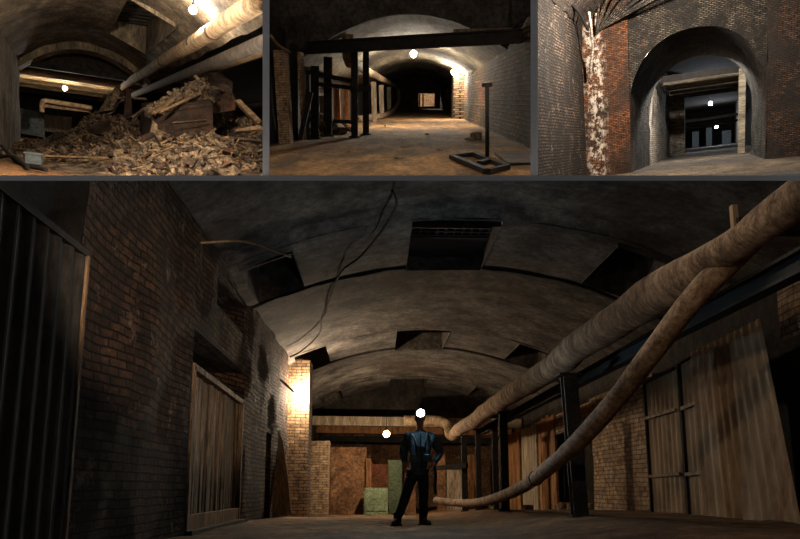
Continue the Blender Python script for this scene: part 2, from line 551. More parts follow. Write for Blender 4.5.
struct(mb.build('wall_left', M['brick_left']), 'far stretch of the sooty brick wall')
mb = wall_x(XL - 0.12, 3.8, 5.8, -0.3, 3.85, [], 0.4, 0.02)
struct(mb.build('wall_left', M['concrete_dark']), 'dark wall behind the near corrugated gate')
mb = MB().grid(lambda y, z: (XO, y, z), lin(3.6, 36, 60), lin(-0.6, 4.2, 6))
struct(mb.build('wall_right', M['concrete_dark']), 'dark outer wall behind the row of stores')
mb = MB().grid(lambda x, z: (x, 34, z), lin(-2.6, 5.9, 20), lin(-0.8, 5, 10))
struct(mb.build('wall_back', M['plaster_brown']), 'dim brown end wall of the hall')
# store fronts along the right side, 2.5 m high, a dark void above them
mb = wall_x(XR, 12.3, 16.1, -0.2, 2.5, [], 0.3, 0.03)
mb.slab((XR + 0.2, 12.3, 2.52), (XR + 0.2, 16.1, 2.52), 0.45, 0.06)
struct(mb.build('wall_right', M['brick_pale']), 'pale orange brick front of a store')
mb = wall_x(XR, 16.1, 19.3, 1.98, 2.5, [], 0.3, 0.03)
struct(mb.build('wall_right', M['brick_pale']), 'brick lintel over the dark store doorway')
mb = wall_x(XR, 7.2, 8.3, 2.3, 3.0, [], 0.3, 0.03)
struct(mb.build('wall_right', M['brick_pale']), 'brick lintel above the nearest dark doorway')
mb = wall_x(XR + 0.25, 4.2, 7.2, -0.2, 3.6, [], 0.4, 0.03)
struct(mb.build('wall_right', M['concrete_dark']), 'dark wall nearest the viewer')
mb = wall_x(XR + 0.05, 8.0, 13.0, -0.2, 0.12, [], 0.4, 0.03)
struct(mb.build('trim_1', M['concrete_dark']), 'low dark sill under the corrugated doors')
# board and brick panels further along the right side
def upright(name, x, ya, yb, zt, mat, label, cat, group=None, t=0.06, lean=0.0):
    mb = MB()
    z0 = min(zf(x, ya), zf(x, yb)) - 0.04
    mb.add([], [])
    n = max(2, int((yb - ya) / 0.3))
    cuts = lin(ya, yb, n)
    for a, b in zip(cuts, cuts[1:]):
        h = zt + random.uniform(-0.05, 0.05)
        mb.box((x + random.uniform(-.012, .012), (a + b) / 2, (z0 + h) / 2), (t, (b - a) - 0.012, h - z0), None, 0.004)
    return tag(mb.build(name, mat, None, (x, (ya + yb) / 2, z0)), label, cat, group)
upright('board_partition', XR, 19.35, 21.3, 2.55, M['plank_warm'], 'brown board partition just beyond the dark store doorway', 'partition')
upright('board_partition', XR - 0.05, 21.4, 23.6, 2.45, M['plank_grey'], 'pale board partition with a dark edge, second beyond the doorway', 'partition')
upright('board_partition', XR, 24.2, 26.2, 2.5, M['plank_warm'], 'narrow brown board partition between the far posts', 'partition')
upright('board_partition', XR, 26.9, 30.5, 2.4, M['plaster_brown'], 'farthest brown partition on the pipe side', 'partition')

# corrugated sheets
def corrugated(mb, p0, p1, zb, zt0, zt1, pitch, amp, nrm, seg=8, sh=0.0):
    p0, p1, nrm = Vector(p0), Vector(p1), Vector(nrm).normalized()
    L = (p1 - p0).length; n = int(L / pitch * seg)
    vs, fs, us = [], [], []
    for i in range(n + 1):
        t = i / n
        b = p0.lerp(p1, t) + nrm * amp * sin(2 * pi * t * L / pitch)
        zt = zt0 + (zt1 - zt0) * t
        for off in (0, 0.006):
            for z in (zb, zt):
                vs.append(b + nrm * off + Vector((0, sh * t if z == zt else 0, z - b.z))); us.append((t * L, z))
    for i in range(n):
        a = i * 4; b = a + 4
        fs += [(a, b, b + 1, a + 1), (a + 2, a + 3, b + 3, b + 2), (a + 1, b + 1, b + 3, a + 3), (a, a + 2, b + 2, b)]
    mb.add(vs, fs, us, False)
    return mb

g = thing('corrugated_gate', 'dark corrugated metal gate beside the near brick wall', 'gate', (XL + 0.05, 4.6, 0))
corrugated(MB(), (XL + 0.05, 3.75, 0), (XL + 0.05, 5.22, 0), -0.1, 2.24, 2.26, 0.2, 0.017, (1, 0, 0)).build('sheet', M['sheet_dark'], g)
MB().slab((XL + 0.06, 5.25, -0.1), (XL + 0.06, 5.25, 2.27), 0.04, 0.05, (1, 0, 0)).build('edge_post', M['plank_old'], g)
MB().slab((XL + 0.04, 3.75, 2.27), (XL + 0.04, 5.3, 2.29), 0.08, 0.05).build('top_rail', M['steel_dark'], g)

g = thing('plank_gate', 'weathered vertical-plank gate set in the brick wall recess', 'gate', (XL - 0.05, 10.5, 0))
mb = MB()
ys = lin(8.92, 12.1, 30)
for a, b in zip(ys, ys[1:]):
    mb.box((XL - 0.08 + random.uniform(-.02, .02), (a + b) / 2, 1.02), (0.035, b - a - 0.014, 1.88 + random.uniform(-.03, .02)), None, 0.005)
mb.build('planks', M['plank_old'], g)
for y in (8.86, 12.17): MB().slab((XL - 0.03, y, -0.02), (XL - 0.03, y, 2.04), 0.1, 0.09, (1, 0, 0)).build('side_post', M['plank_old'], g, bevel=0.006)
MB().slab((XL - 0.03, 8.8, 2.04), (XL - 0.03, 12.22, 1.98), 0.09, 0.08).build('head_rail', M['plank_old'], g, bevel=0.006)
MB().slab((XL - 0.02, 8.85, 0.13), (XL - 0.02, 12.2, 0.13), 0.05, 0.2).build('kick_board', M['plank_warm'], g, bevel=0.006)
MB().box((XL - 0.04, 11.05, 0.62), (0.04, 0.05, 0.16)).build('latch', M['plank_grey'], g)['label'] = 'pale latch'
MB().box((XL - 0.03, 10.5, 0.02), (0.25, 3.5, 0.05)).build('threshold', M['concrete_dark'], g)

# brick pier and its lamp
mb = MB()
for q, (p0, p1) in enumerate((((XL - .1, 18.75), (-1.74, 18.75)), ((-1.74, 18.75), (-1.74, 19.6)), ((-1.74, 19.6), (XL - .1, 19.6)))):
    A, B = Vector(p0), Vector(p1)
    mb.grid(lambda a, z: (*(A.lerp(B, a) + Vector((0, 0.0))), z), lin(0, 1, 5), lin(-0.4, 3.9, 24), lambda a, z, A=A, B=B: (a * (B - A).length + 0.13, z), None, False)
struct(mb.build('pillar', M['brick_pier']), 'lamp-lit brick pier ending the left brick wall')
def lamp(label, pos, r, mat, mount, cat='lamp', group=None, cordlen=0.3, name='hanging_lamp', dirv=(0, 0, 1)):
    g = thing(name, label, cat, pos, group)
    p = Vector(pos); d = Vector(dirv).normalized()
    MB().ball(p, r, 16).build('bulb', mat, g)
    MB().tube([p + d * r * 0.9, p + d * (r + 0.09)], max(0.03, r * 0.45), 10).build('socket', M['black'], g)
    MB().tube([p + d * (r + 0.08), p + d * (r + cordlen)], max(0.012, r * 0.12), 6).build(mount, M['black'], g)
    return g
lamp('glaring wall lamp at the head of the lit brick pier', R.at(304, 394, 18.55), 0.085, M['bulb_warm'], 'bracket', cordlen=0.25, name='wall_lamp', dirv=(0, 1, 0.0))
lamp('bright bulb hanging below the far ceiling beams, behind the person', R.at(386.5, 434, 24.0), 0.10, M['bulb_far'], 'cord', cordlen=0.75)

# leaning board beside the pier
poly = [R.at(272, 517, 16.0), R.at(291.5, 514.5, 16.4), R.at(287, 470, 16.55), R.at(283, 441, 16.6), R.at(277.5, 428, 16.6), R.at(274, 445, 16.4)]
tag(MB().prism(poly, (0.0, 0.04, 0)).build('leaning_board', M['plank_grey'], None, poly[0]), 'grey pointed board leaning by the lamp-lit brick pier', 'board')
# odd sticks and lath under the vault
p0, p1 = R.wx(197, 243, -2.27), R.at(291, 257, 9.6)
mid = (p0 + p1) / 2 + Vector((0, 0, 0.12))
tag(MB().tube(spline([p0, mid, p1], 6), 0.016, 6).build('lath', M['lath'], None, p0), 'thin pale lath sticking out from the top of the brick wall', 'lath')
for i, (a, b, la) in enumerate((((232, 372, 11.6), (300, 412, 18), 'dark stick'), ((280, 372, 15.5), (300, 390, 17.8), 'short stick'))):
    pass
q = [R.at(270, 372, 16.6), R.at(281, 380, 17.2), R.at(294, 392, 17.8)]
tag(MB().tube(spline(q, 4), 0.03, 6).build('broken_rod', M['steel_dark'], None, q[0]), 'dark broken rod poking from the wall top towards the pier lamp', 'rod')
# loose cable under the vault
q = []
for px, py in ((392, 190), (396, 205), (384, 228), (361, 256), (341, 272), (331, 296), (322, 318), (320, 332), (312, 342), (300, 352), (290, 357)):
    d = 8.0 + (py - 190) * 0.06
    u, v = R.uv(px, py)
    for _ in range(40):                      # meet the vault
        z = zc(u * d) - 0.22
        d = 0.5 * d + 0.5 * (z - CAMH) / v
    q.append(Vector((u * d, d, z)))
tag(MB().tube(spline(q, 5), 0.02, 6).build('loose_cable', M['black'], None, q[0]), 'black cable wandering down across the vault towards the brick wall', 'cable')

# the great lagged pipe with its far elbow
g = thing('lagged_pipe', 'thick lagged pipe running the length of the hall', 'pipe', (2.75, 14, 2.4))
PX, PZ = 2.75, 2.42
mb = MB().tube([(PX + 0.02 * sin(y * 1.3), y, PZ + 0.02 * sin(y * 0.9)) for y in lin(3.9, 25.6, 110)], [0.125 + 0.075 * smooth((y - 5.2) / 0.9) for y in lin(3.9, 25.6, 110)], 20, True, 0.16)
mb.build('main_run', M['lagging'], g)
mb = MB().tube(spline([(PX, 25.4, PZ), (PX - 0.03, 25.9, PZ + 0.06), (PX - 0.1, 26.1, PZ + 0.38), (PX - 0.5, 26.2, PZ + 0.56), (PX - 1.7, 26.25, PZ + 0.56)], 6), 0.2, 16, True, 0.1)
mb.build('elbow', M['lagging'], g)
# drooping hose
hp = [R.at(790, 200, 4.9), R.at(738, 250, 5.3), R.at(692, 300, 5.8), R.at(651, 353, 6.5), R.at(611, 405, 7.4), R.at(572, 447, 8.6), R.at(532, 481, 10.8), R.at(505, 495, 13.2), R.at(480, 502, 16.5), R.at(458, 503, 19), R.at(436, 500.5, 20.5)]
hp = spline(hp, 8)
hp = [Vector((p.x, p.y, max(p.z, zf(p.x, p.y) + 0.11))) for p in hp]
g = thing('drooping_hose', 'long dusty hose drooping from the thick pipe down to the floor', 'hose', hp[40])
MB().tube(hp, [0.108 - 0.012 * i / len(hp) for i in range(len(hp))], 14, True, 0.12).build('hose_run', M['hose'], g)
for k in (47,): MB().tube([hp[k], hp[k + 1].lerp(hp[k], 0.9)], 0.112, 14).build('clamp', M['steel_dark'], g)
# posts below the pipe
def post(px, py_bot, x, zt, w, label, lean=0.0, group='steel posts under the thick pipe'):
    u, v = R.uv(px, py_bot)
    d = x / u
    b = Vector((x, d, zf(x, d) - 0.05))
    g = thing('steel_post', label, 'post', b, group)
    MB().ibeam(b, (x - lean, d, zt), w, w, 0.035, (0, 1, 0)).build('shaft', M['steel_dark'], g)
    MB().box((x, d, b.z + 0.06), (w * 1.5, w * 1.5, 0.03)).build('base_plate', M['steel_dark'], g)
    MB().box((x - lean, d, zt), (w * 1.6, w * 1.2, 0.03)).build('head_plate', M['steel_dark'], g)
    return d
post(580, 515, 2.85, 2.15, 0.2, 'thick dark steel post nearest, behind the drooping hose', 0.08)
post(505, 503, 2.75, 2.15, 0.17, 'dark steel post second along the thick pipe')
post(496, 497, 3.3, 2.3, 0.15, 'slim dark post just past the second pipe post')
post(479, 500, 3.1, 2.3, 0.15, 'slim dark post between the second and last pipe posts')
post(465, 500, 2.75, 2.15, 0.17, 'dark steel post farthest along, below the pipe elbow')
tag(MB().ibeam((3.35, 5.0, 2.3), (3.35, 23, 2.3), 0.14, 0.2, 0.03).build('runner_beam', M['steel_dark'], None, (3.2, 14, 2.12)), 'dark steel runner beam along the underside of the pipe', 'beam')
for y in (7.4, 11.2, 16.8):
    MB
p0, p1 = R.at(437, 468, 22.5), R.at(467, 465.5, 21.6)
tag(MB().slab(p0, p1, 0.1, 0.14).build('steel_rail', M['steel_dark'], None, p0), 'dark horizontal rail meeting the farthest pipe post', 'rail')
# bracket arm near the top of the pipe
g = thing('pipe_bracket', 'dark wall bracket arm crossing above the near thick pipe', 'bracket', R.at(760, 222, 4.75))
a, b = R.at(735, 226, 4.95), R.at(800, 212, 4.8)
MB().slab(a, Vector((5.1, 5.0, a.z)), 0.12, 0.1).build('arm', M['steel_dark'], g)
MB().slab(a + Vector((0, 0, -0.06)), a + Vector((0, 0, 0.16)), 0.04, 0.05, (0, 1, 0)).build('stub', M['sheet_rust'], g)

# corrugated doors on the right
def cor_leaf(name, label, pxa, pxb, x, zt0, zt1, pitch, mat, battens=True, xa=None, cat='door', group=None):
    ya = (x) / R.uv(pxa, 460)[0]; xb = xa or x
    yb = xb / R.uv(pxb, 460)[0]
    z0 = zf(x, (ya + yb) / 2) - 0.01
    g = thing(name, label, cat, (x, (ya + yb) / 2, z0), group)
    p0, p1 = (x, ya, z0), (xb, yb, z0)
    corrugated(MB(), p0, p1, z0, zt0, zt1, pitch, pitch * 0.075, (-1, -0.1, 0), 8, 0.0 if battens else 0.45).build('sheet', mat, g)
    if battens:
        for z in (0.75, 1.75):
            MB().slab((x - 0.05, ya, z), (xb - 0.05, yb, z + 0.02), 0.03, 0.05).build('batten', M['plank_grey'], g)
        MB().slab((x - 0.04, ya, z0), (x - 0.04, ya, zt0), 0.04, 0.05, (1, 0, 0)).build('edge_post', M['steel_dark'], g)
        MB().slab((x - 0.04, ya, zt0), (xb - 0.04, yb, zt1), 0.05, 0.05).build('top_rail', M['steel_dark'], g)
    return g
cor_leaf('corrugated_door', 'narrow corrugated door leaf hung against the brick store front', 651, 682, 4.78, 2.38, 2.42, 0.19, M['sheet_rust'])
cor_leaf('corrugated_door', 'corrugated door leaf ajar, between the narrow leaf and the wide sheet', 688, 706, 4.74, 2.45, 2.5, 0.19, M['sheet_rust'], True, 4.7)
cor_leaf('corrugated_sheet', 'wide rusty corrugated sheet next to the dark doorway', 699, 796, 4.62, 2.5, 2.55, 0.23, M['sheet_rust'], False, 4.6, 'sheet')
MBd = MB().slab((4.86, 10.8, 0.1), (4.86, 12.2, 0.1), 0.05, 0.05)

# the far end: beams and store fronts
def fbox(px0, py0, px1, py1, d, t, base=None):
    a, b = R.at(px0, py0, d), R.at(px1, py1, d)
    zb = b.z if base is None else zf((a.x + b.x) / 2, d) - 0.03
    return MB().box(((a.x + b.x) / 2, d + t / 2, (a.z + zb) / 2), (abs(b.x - a.x), t, a.z - zb), None, 0.012), Vector(((a.x + b.x) / 2, d + t / 2, zb))
for py0, py1, d, m_, la in ((418, 427, 27.5, 'plank_grey', 'pale beam spanning the hall behind the hanging bulb'), (428, 434.5, 29.6, 'plank_warm', 'brown beam behind the pale one'), (437, 443, 31.5, 'steel_dark', 'dark far beam')):
    a = R.at(400, py0, d).z; b = R.at(400, py1, d).z
    mb = MB().slab((-2.4, d, (a + b) / 2 + 0.05), (5.6, d, (a + b) / 2 - 0.05), 0.5, a - b)
    struct(mb.build('beam', M[m_]), la)
mb = MB().grid(lambda x, z: (x, 29.0, z + 0 * x), lin(-2.5, 5.6, 20), lin(3.15, 5, 4))
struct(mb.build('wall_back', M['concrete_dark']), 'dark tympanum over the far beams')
mb, b = fbox(309, 441, 328, 513, 25.5, 0.7, 1)
tag(mb.build('brick_column', M['brick_pale'], None, b), 'short peeling brick column beyond the lamp-lit pier', 'column')
mb, b = fbox(331, 447, 366, 513, 27.0, 0.3, 1)
tag(mb.build('store_door', M['plaster_brown'], None, b), 'wide rust-brown door panel beside the peeling brick column', 'door')
mb, b = fbox(366, 458, 371, 513, 26.8, 0.2, 1)
tag(mb.build('door_post', M['plank_warm'], None, b), 'narrow brown post edging the rust-brown door panel', 'post')
mb, b = fbox(371, 464, 388, 513, 27.4, 0.1, 1)
tag(mb.build('red_board', M['plate_red'], None, b), 'dark red board standing behind the pale green cabinet', 'board')
g = thing('green_cabinet', 'low pale green metal cabinet against the dark red board', 'cabinet', R.at(375, 512, 26.2))
mb, b = fbox(364, 488, 388, 512.5, 26.0, 0.5, 1)
mb.build('body', M['paint_green'], g, bevel=0.02)
mb, b = fbox(365, 489.5, 375.6, 511, 25.97, 0.03); mb.build('door', M['paint_green'], g, bevel=0.005)
mb, b = fbox(376.4, 489.5, 387, 511, 25.97, 0.03); mb.build('door', M['paint_green'], g, bevel=0.005)
mb, b = fbox(388.5, 460, 402, 513, 26.6, 0.15, 1)
tag(mb.build('green_board', M['paint_green_dark'], None, b), 'tall dark green panel behind the person', 'panel')
mb, b = fbox(403, 468, 416, 513, 27.2, 0.15, 1)
tag(mb.build('brown_panel', M['plaster_brown'], None, b), 'brown panel between the person legs and the green panel', 'panel')
mb, b = fbox(437, 455, 446, 510, 27.5, 0.2, 1)
tag(mb.build('brown_panel', M['plaster_brown'], None, b), 'narrow brown panel just past the person, behind the hose end', 'panel')
mb, b = fbox(447, 470, 463, 510, 26.8, 0.15, 1)
tag(mb.build('grey_panel', M['plank_grey'], None, b), 'grey board panel under the rail, behind the hose end', 'panel')
mb, b = fbox(466, 455, 478, 508, 28.5, 0.15, 1)
tag(mb.build('brown_panel', M['plank_warm'], None, b), 'brown board panel behind the farthest pipe post', 'panel')
# bits of rubble along the foot of the store fronts
def stones(spots, label_f, group, mat, name='rubble_stone'):
    for i, (p, r) in enumerate(spots):
        tag(MB().rock(Vector(p) + Vector((0, 0, r * 0.35)), r, (1.3, 1, 0.8), i + 3).build(name, mat, None, p), label_f, 'stone', group)
sp = []
for px, py in ((470, 509), (482, 508), (492, 509), (512, 508), (522, 508), (528, 510)):
    p = floor_at(px, py); sp.append((p, random.uniform(0.08, 0.16)))
stones(sp, 'small pale stone among those lying under the hose and posts', 'stones under the hose and posts', M['rubble'])
sp = []
for k in range(9):
    y = random.uniform(16.3, 19.2); x = random.uniform(4.6, 5.3)
    sp.append((Vector((x, y, zf(x, y))), random.uniform(0.1, 0.22)))
stones(sp, 'chunk of the pale rubble lying inside the dark store doorway', 'rubble in the store doorway', M['rubble'])
sp = [(floor_at(342, 512), 0.09), (floor_at(338, 512), 0.06)]
tag(MB().rock(sp[0][0] + Vector((0, 0, .04)), 0.11, (1.4, 1, .7), 2).build('white_lump', M['plank_grey'], None, sp[0][0]), 'pale lump on the floor before the rust-brown door panel', 'stone')
# ================================================================ the person with the headlamp
M['skin'] = m_noise('skin', S(150, 108, 84), S(186, 140, 112), 8, 'Object', (1, 1, 1), 0.1, 0.002, 0.6)
M['jacket'] = m_noise('dark_blue_jacket', S(44, 58, 66), S(84, 100, 108), 5, 'Object', (1, 1, 1), 0.6, 0.02, 0.75)
M['shirt'] = m_noise('pale_blue_shirt', S(84, 112, 140), S(120, 150, 176), 6, 'Object', (1, 1, 1), 0.4, 0.01, 0.8)
M['trousers'] = m_noise('dark_trousers', S(34, 34, 36), S(58, 57, 58), 6, 'Object', (1, 1, 1), 0.5, 0.015, 0.85)
M['boots'] = m_noise('black_boots', S(18, 17, 17), S(34, 32, 31), 7, 'Object', (1, 1, 1), 0.3, 0.01, 0.5)
M['headlamp'] = m_emit('lit_headlamp', (0.60, 0.84, 1.0, 1), 900)

def skin_mesh(verts, edges, radii, sub=2):
    me = bpy.data.meshes.new('tmp')
    me.from_pydata([tuple(v) for v in verts], edges, [])
    o = bpy.data.objects.new('tmp', me); COL.objects.link(o)
    o.modifiers.new('s', 'SKIN')
    for d, r in zip(me.skin_vertices[0].data, radii):
        d.radius = r if isinstance(r, tuple) else (r, r)
    me.skin_vertices[0].data[0].use_root = True
    sd = o.modifiers.new('u', 'SUBSURF'); sd.levels = sub; sd.render_levels = sub
    dg = bpy.context.evaluated_depsgraph_get()
    ev = o.evaluated_get(dg); em = ev.to_mesh()
    vs = [v.co.copy() for v in em.vertices]; fs = [tuple(p.vertices) for p in em.polygons]
    ev.to_mesh_clear()
    bpy.data.objects.remove(o); bpy.data.meshes.remove(me)
    return vs, fs

def build_person():
    D = 11.2
    P = lambda px, py, dy=0.0: R.at(px, py, D + dy)
    foot = floor_at(411, 523); 
    base = Vector((P(411, 500).x, D, zf(P(411, 500).x, D)))
    g = thing('person', 'person in dark blue jacket standing legs apart, bright headlamp on forehead', 'person', base)
    pel = P(417.5, 470); zb = base.z
    J = {'pel': pel, 'waist': P(419, 458), 'chest': P(420, 444), 'neckb': P(420, 433), 'neck': P(420, 428), 'head': P(420, 420),
         'hipA': P(412.5, 474), 'kneeA': P(405, 498, -0.08), 'ankA': P(397.5, 518, 0.02),
         'hipB': P(423, 474), 'kneeB': P(423.5, 497, -0.06), 'ankB': P(423, 517, 0.0),
         'shA': P(407.5, 436), 'elA': P(403, 453, 0.03), 'wrA': P(405, 466, -0.06),
         'shB': P(432.5, 437), 'elB': P(440.5, 453, 0.06), 'wrB': P(433, 464, -0.12)}
    J['ankA'].z = zb + 0.1; J['ankB'].z = zb + 0.1
    J['toeA'] = J['ankA'] + Vector((-0.05, -0.17, -0.055)); J['toeB'] = J['ankB'] + Vector((0.06, -0.17, -0.055))
    names = list(J); idx = {n: i for i, n in enumerate(names)}
    V = [J[n] for n in names]
    rad = {'pel': (.145, .1), 'waist': (.13, .095), 'chest': (.16, .11), 'neckb': (.075, .065), 'neck': .052, 'head': (.06, .07), 'hipA': .088, 'kneeA': .06, 'ankA': .042,
           'hipB': .088, 'kneeB': .06, 'ankB': .042, 'shA': .062, 'elA': .045, 'wrA': .03, 'shB': .062, 'elB': .045, 'wrB': .03, 'toeA': .036, 'toeB': .036}
    Rr = [rad[n] for n in names]
    Ed = [('pel', 'waist'), ('waist', 'chest'), ('chest', 'neckb'), ('neckb', 'neck'), ('neck', 'head'), ('pel', 'hipA'), ('hipA', 'kneeA'), ('kneeA', 'ankA'), ('ankA', 'toeA'),
          ('pel', 'hipB'), ('hipB', 'kneeB'), ('kneeB', 'ankB'), ('ankB', 'toeB'), ('chest', 'shA'), ('shA', 'elA'), ('elA', 'wrA'), ('chest', 'shB'), ('shB', 'elB'), ('elB', 'wrB')]
    Ed = [(idx[a], idx[b]) for a, b in Ed]
    def hand(w, el, side):
        d = (w - el).normalized(); d = (d + Vector((0, 0, -0.5))).normalized()
        across = d.cross(Vector((side, 0, 0))).normalized()
        palm = w + d * 0.075
        V.append(palm); Rr.append((.036, .02)); Ed.append((idx['wrA' if side < 0 else 'wrB'], len(V) - 1)); pi_ = len(V) - 1
        for k, (o, L) in enumerate(((-.032, .07), (-.011, .085), (.011, .08), (.032, .062))):
            a = palm + d * 0.035 + across * o
            b = a + d * L * 0.55; c = b + (d + Vector((-side * .5, -.25, 0))).normalized() * L * 0.5
            i = len(V); V.extend([a, b, c]); Rr.extend([.011, .0095, .008]); Ed.extend([(pi_, i), (i, i + 1), (i + 1, i + 2)])
        t1 = w + d * 0.035 - across * 0.03 + Vector((-side * .012, -.012, 0)); t2 = t1 + (d * 0.7 - across * 0.55).normalized() * 0.045; t3 = t2 + d * 0.032
        i = len(V); V.extend([t1, t2, t3]); Rr.extend([.014, .011, .009]); Ed.extend([(idx['wrA' if side < 0 else 'wrB'], i), (i, i + 1), (i + 1, i + 2)])
    hand(J['wrA'], J['elA'], -1); hand(J['wrB'], J['elB'], 1)
    vs, fs = skin_mesh(V, Ed, Rr, 2)
    mb = MB().add(vs, fs, None, True)
    # head: skull, jaw, nose, ears, eye sockets
    hc = P(420, 418.5) 
    bm = bmesh.new(); bmesh.ops.create_uvsphere(bm, u_segments=24, v_segments=18, radius=1)
    for v in bm.verts:
        x, y, z = v.co
        wdt = 0.077 * (1 - 0.22 * smooth(-z * 1.1)); dp = 0.098 * (1 - 0.12 * smooth(-z))
        p = Vector((x * wdt, y * dp, z * 0.118))
        if y < -0.3:                                      # the face
            p.y += -0.03 * exp(-((x / .16) ** 2 + ((z + .14) / .2) ** 2)) + 0.012 * (exp(-(((x - .4) / .18) ** 2 + ((z - .08) / .12) ** 2)) + exp(-(((x + .4) / .18) ** 2 + ((z - .08) / .12) ** 2)))
            p.y += -0.006 * exp(-((x / .3) ** 2 + ((z + .5) / .08) ** 2)) - 0.008 * exp(-((x / .25) ** 2 + ((z + .82) / .15) ** 2))
        v.co = p
    mb.add([hc + v.co for v in bm.verts], [[v.index for v in f.verts] for f in bm.faces], None, True); bm.free()
    for sx in (-1, 1): mb.ball(hc + Vector((sx * .078, 0.01, -.005)), 0.03, 10, (.35, .7, 1.1))
    mb.build('body', M['skin'], g)
    for sx in (-1, 1): MB().ball(hc + Vector((sx * .031, -.083, .01)), 0.012, 10).build('eye', M['shirt'], g)
    # clothes
    JJ = {n: J[n] for n in ('waist', 'pel', 'chest', 'neckb', 'shA', 'elA', 'wrA', 'shB', 'elB', 'wrB')}
    JJ['pel'] = P(418, 473); JJ['hem'] = P(418, 476.5)
    for a in 'AB': JJ['wr' + a] = J['el' + a].lerp(J['wr' + a], 0.9)
    n2 = list(JJ); r2 = {'waist': (.2, .14), 'pel': (.2, .145), 'hem': (.205, .15), 'chest': (.215, .15), 'neckb': (.11, .09), 'shA': .088, 'elA': .068, 'wrA': .052, 'shB': .088, 'elB': .068, 'wrB': .052}
    e2 = [('waist', 'pel'), ('pel', 'hem'), ('waist', 'chest'), ('chest', 'neckb'), ('chest', 'shA'), ('shA', 'elA'), ('elA', 'wrA'), ('chest', 'shB'), ('shB', 'elB'), ('elB', 'wrB')]
    vs, fs = skin_mesh([JJ[n] for n in n2], [(n2.index(a), n2.index(b)) for a, b in e2], [r2[n] for n in n2], 2)
    vs = [v + Vector((1, 1, 1)) * 0.012 * noise.noise(v * 9) for v in vs]
    jk = MB().add(vs, fs, None, True).build('jacket', M['jacket'], g)
    MB().tube([P(420, 430.5), P(420, 433.5)], [.085, .105], 14, False).build('collar', M['jacket'], jk)
    MB().box(P(421, 452, -0.165), (0.02, 0.03, 0.55), Matrix.Rotation(-0.03, 3, 'Y')).build('zip_flap', M['boots'], jk)
    MB().box(P(413, 458, -0.15), (0.11, 0.03, 0.12)).build('pocket', M['jacket'], jk, bevel=0.01)
    MB().box(P(428, 458, -0.15), (0.11, 0.03, 0.12)).build('pocket', M['jacket'], jk, bevel=0.01)
    MB().tube(spline([P(411, 432, -.1), P(415, 441, -.18), P(417, 452, -.18)], 4), 0.014, 6).build('chest_strap', M['boots'], jk)
    MB().tube(spline([P(428, 432, -.1), P(426, 441, -.18), P(425, 452, -.18)], 4), 0.014, 6).build('chest_strap', M['boots'], jk)
    MB().tube(spline([P(434, 466, -.1), P(435.5, 476, -.12), P(434.5, 486, -.1), P(436, 494, -.1)], 4), 0.024, 6).build('hanging_strap', M['boots'], jk)
    n3 = ['pel', 'hipA', 'kneeA', 'ankA', 'hipB', 'kneeB', 'ankB']
    r3 = [(.16, .115), .108, .082, .07, .108, .082, .07]
    e3 = [(0, 1), (1, 2), (2, 3), (0, 4), (4, 5), (5, 6)]
    vs, fs = skin_mesh([J[n] for n in n3], e3, r3, 2)
    vs = [v + Vector((1, 1, 0)) * 0.01 * noise.noise(v * 8) for v in vs]
    MB().add(vs, fs, None, True).build('trousers', M['trousers'], g)
    for a in 'AB':
        an, to = J['ank' + a], J['toe' + a]
        d = (to - an); d.z = 0; d.normalize()
        z = lambda p, h: Vector((p.x, p.y, zb + h))
        pts = [z(an - d * .07, .05), z(an, .06), z(an + d * .1, .052), z(to + d * 0.03, .042), z(to + d * .07, .036)]
        bt = MB().tube(pts, [.045, .06, .056, .05, .02], 12).tube([z(an, .05), z(an, .2)], [.06, .068], 12).build('boot', M['boots'], g)
        MB().slab(z(an - d * .09, .012), z(to + d * .07, .012), .1, .026).build('sole', M['black'], bt)
    hl = MB().tube([hc + Vector((0.083 * cos(t), 0.103 * sin(t), 0.062)) for t in lin(0, 2 * pi, 24)], 0.014, 6).build('headlamp', M['boots'], g)
    lp = hc + Vector((0, -.118, .062))
    ld = Vector((0.0, -.97, .24)).normalized()
    MB().tube([lp - ld * .03, lp + ld * .03], [.05, .066], 16).build('lamp_housing', M['black'], hl)
    MB().ball(lp + ld * .03, 0.058, 16, (1, .6, 1)).build('lamp_lens', M['headlamp'], hl)['label'] = 'blue-white lit lens'
    cap = MB()
    cap.ball(hc + Vector((0, .012, .03)), 0.1, 18, (.86, 1.02, 1.0))
    cap.build('hood', M['jacket'], g)
build_person()
# ================================================================ RUBBLE VAULT
CUR[0] = RA
R = RA
M['vault_brown'] = m_noise('rough_brown_vault_render', S(70, 60, 48), S(150, 132, 108), 1.2, 'UV', (1, 0.4, 1), 1.0, 0.05, 0.95, 0, S(66, 54, 42), 0.5, (0.5, 0.64))
M['lintel_wood'] = m_wood('pale_timber_beam', S(96, 78, 56), S(176, 150, 112), 'x', 0.9, 5)
M['sand'] = m_noise('sandy_floor', S(84, 58, 36), S(140, 100, 62), 1.2, 'UV', (1, 0.4, 1), 0.8, 0.05, 0.97, 0, S(70, 50, 34), 0.7, (0.52, 0.68))
M['rubble_pale'] = m_noise('pale_broken_rubble', S(48, 40, 33), S(146, 124, 98), 2.5, 'Object', (1, 1, 1), 1.0, 0.06, 0.95, 0, S(48, 38, 30), 1.3, (0.5, 0.6))
M['rusty'] = m_noise('dark_rusted_iron', S(38, 30, 26), S(74, 56, 44), 2, 'Object', (1, 1, 1), 0.6, 0.03, 0.8, 0.2, S(104, 66, 38), 1.2, (0.56, 0.68))
M['pipe_pale'] = m_noise('dusty_pale_pipe', S(92, 74, 54), S(166, 142, 110), 2.0, 'UV', (1, 1, 1), 0.6, 0.03, 0.9, 0, S(110, 78, 50), 0.6, (0.52, 0.66))
M['crate_blue'] = m_noise('grey_blue_paint', S(70, 76, 80), S(104, 110, 112), 3, 'Object')
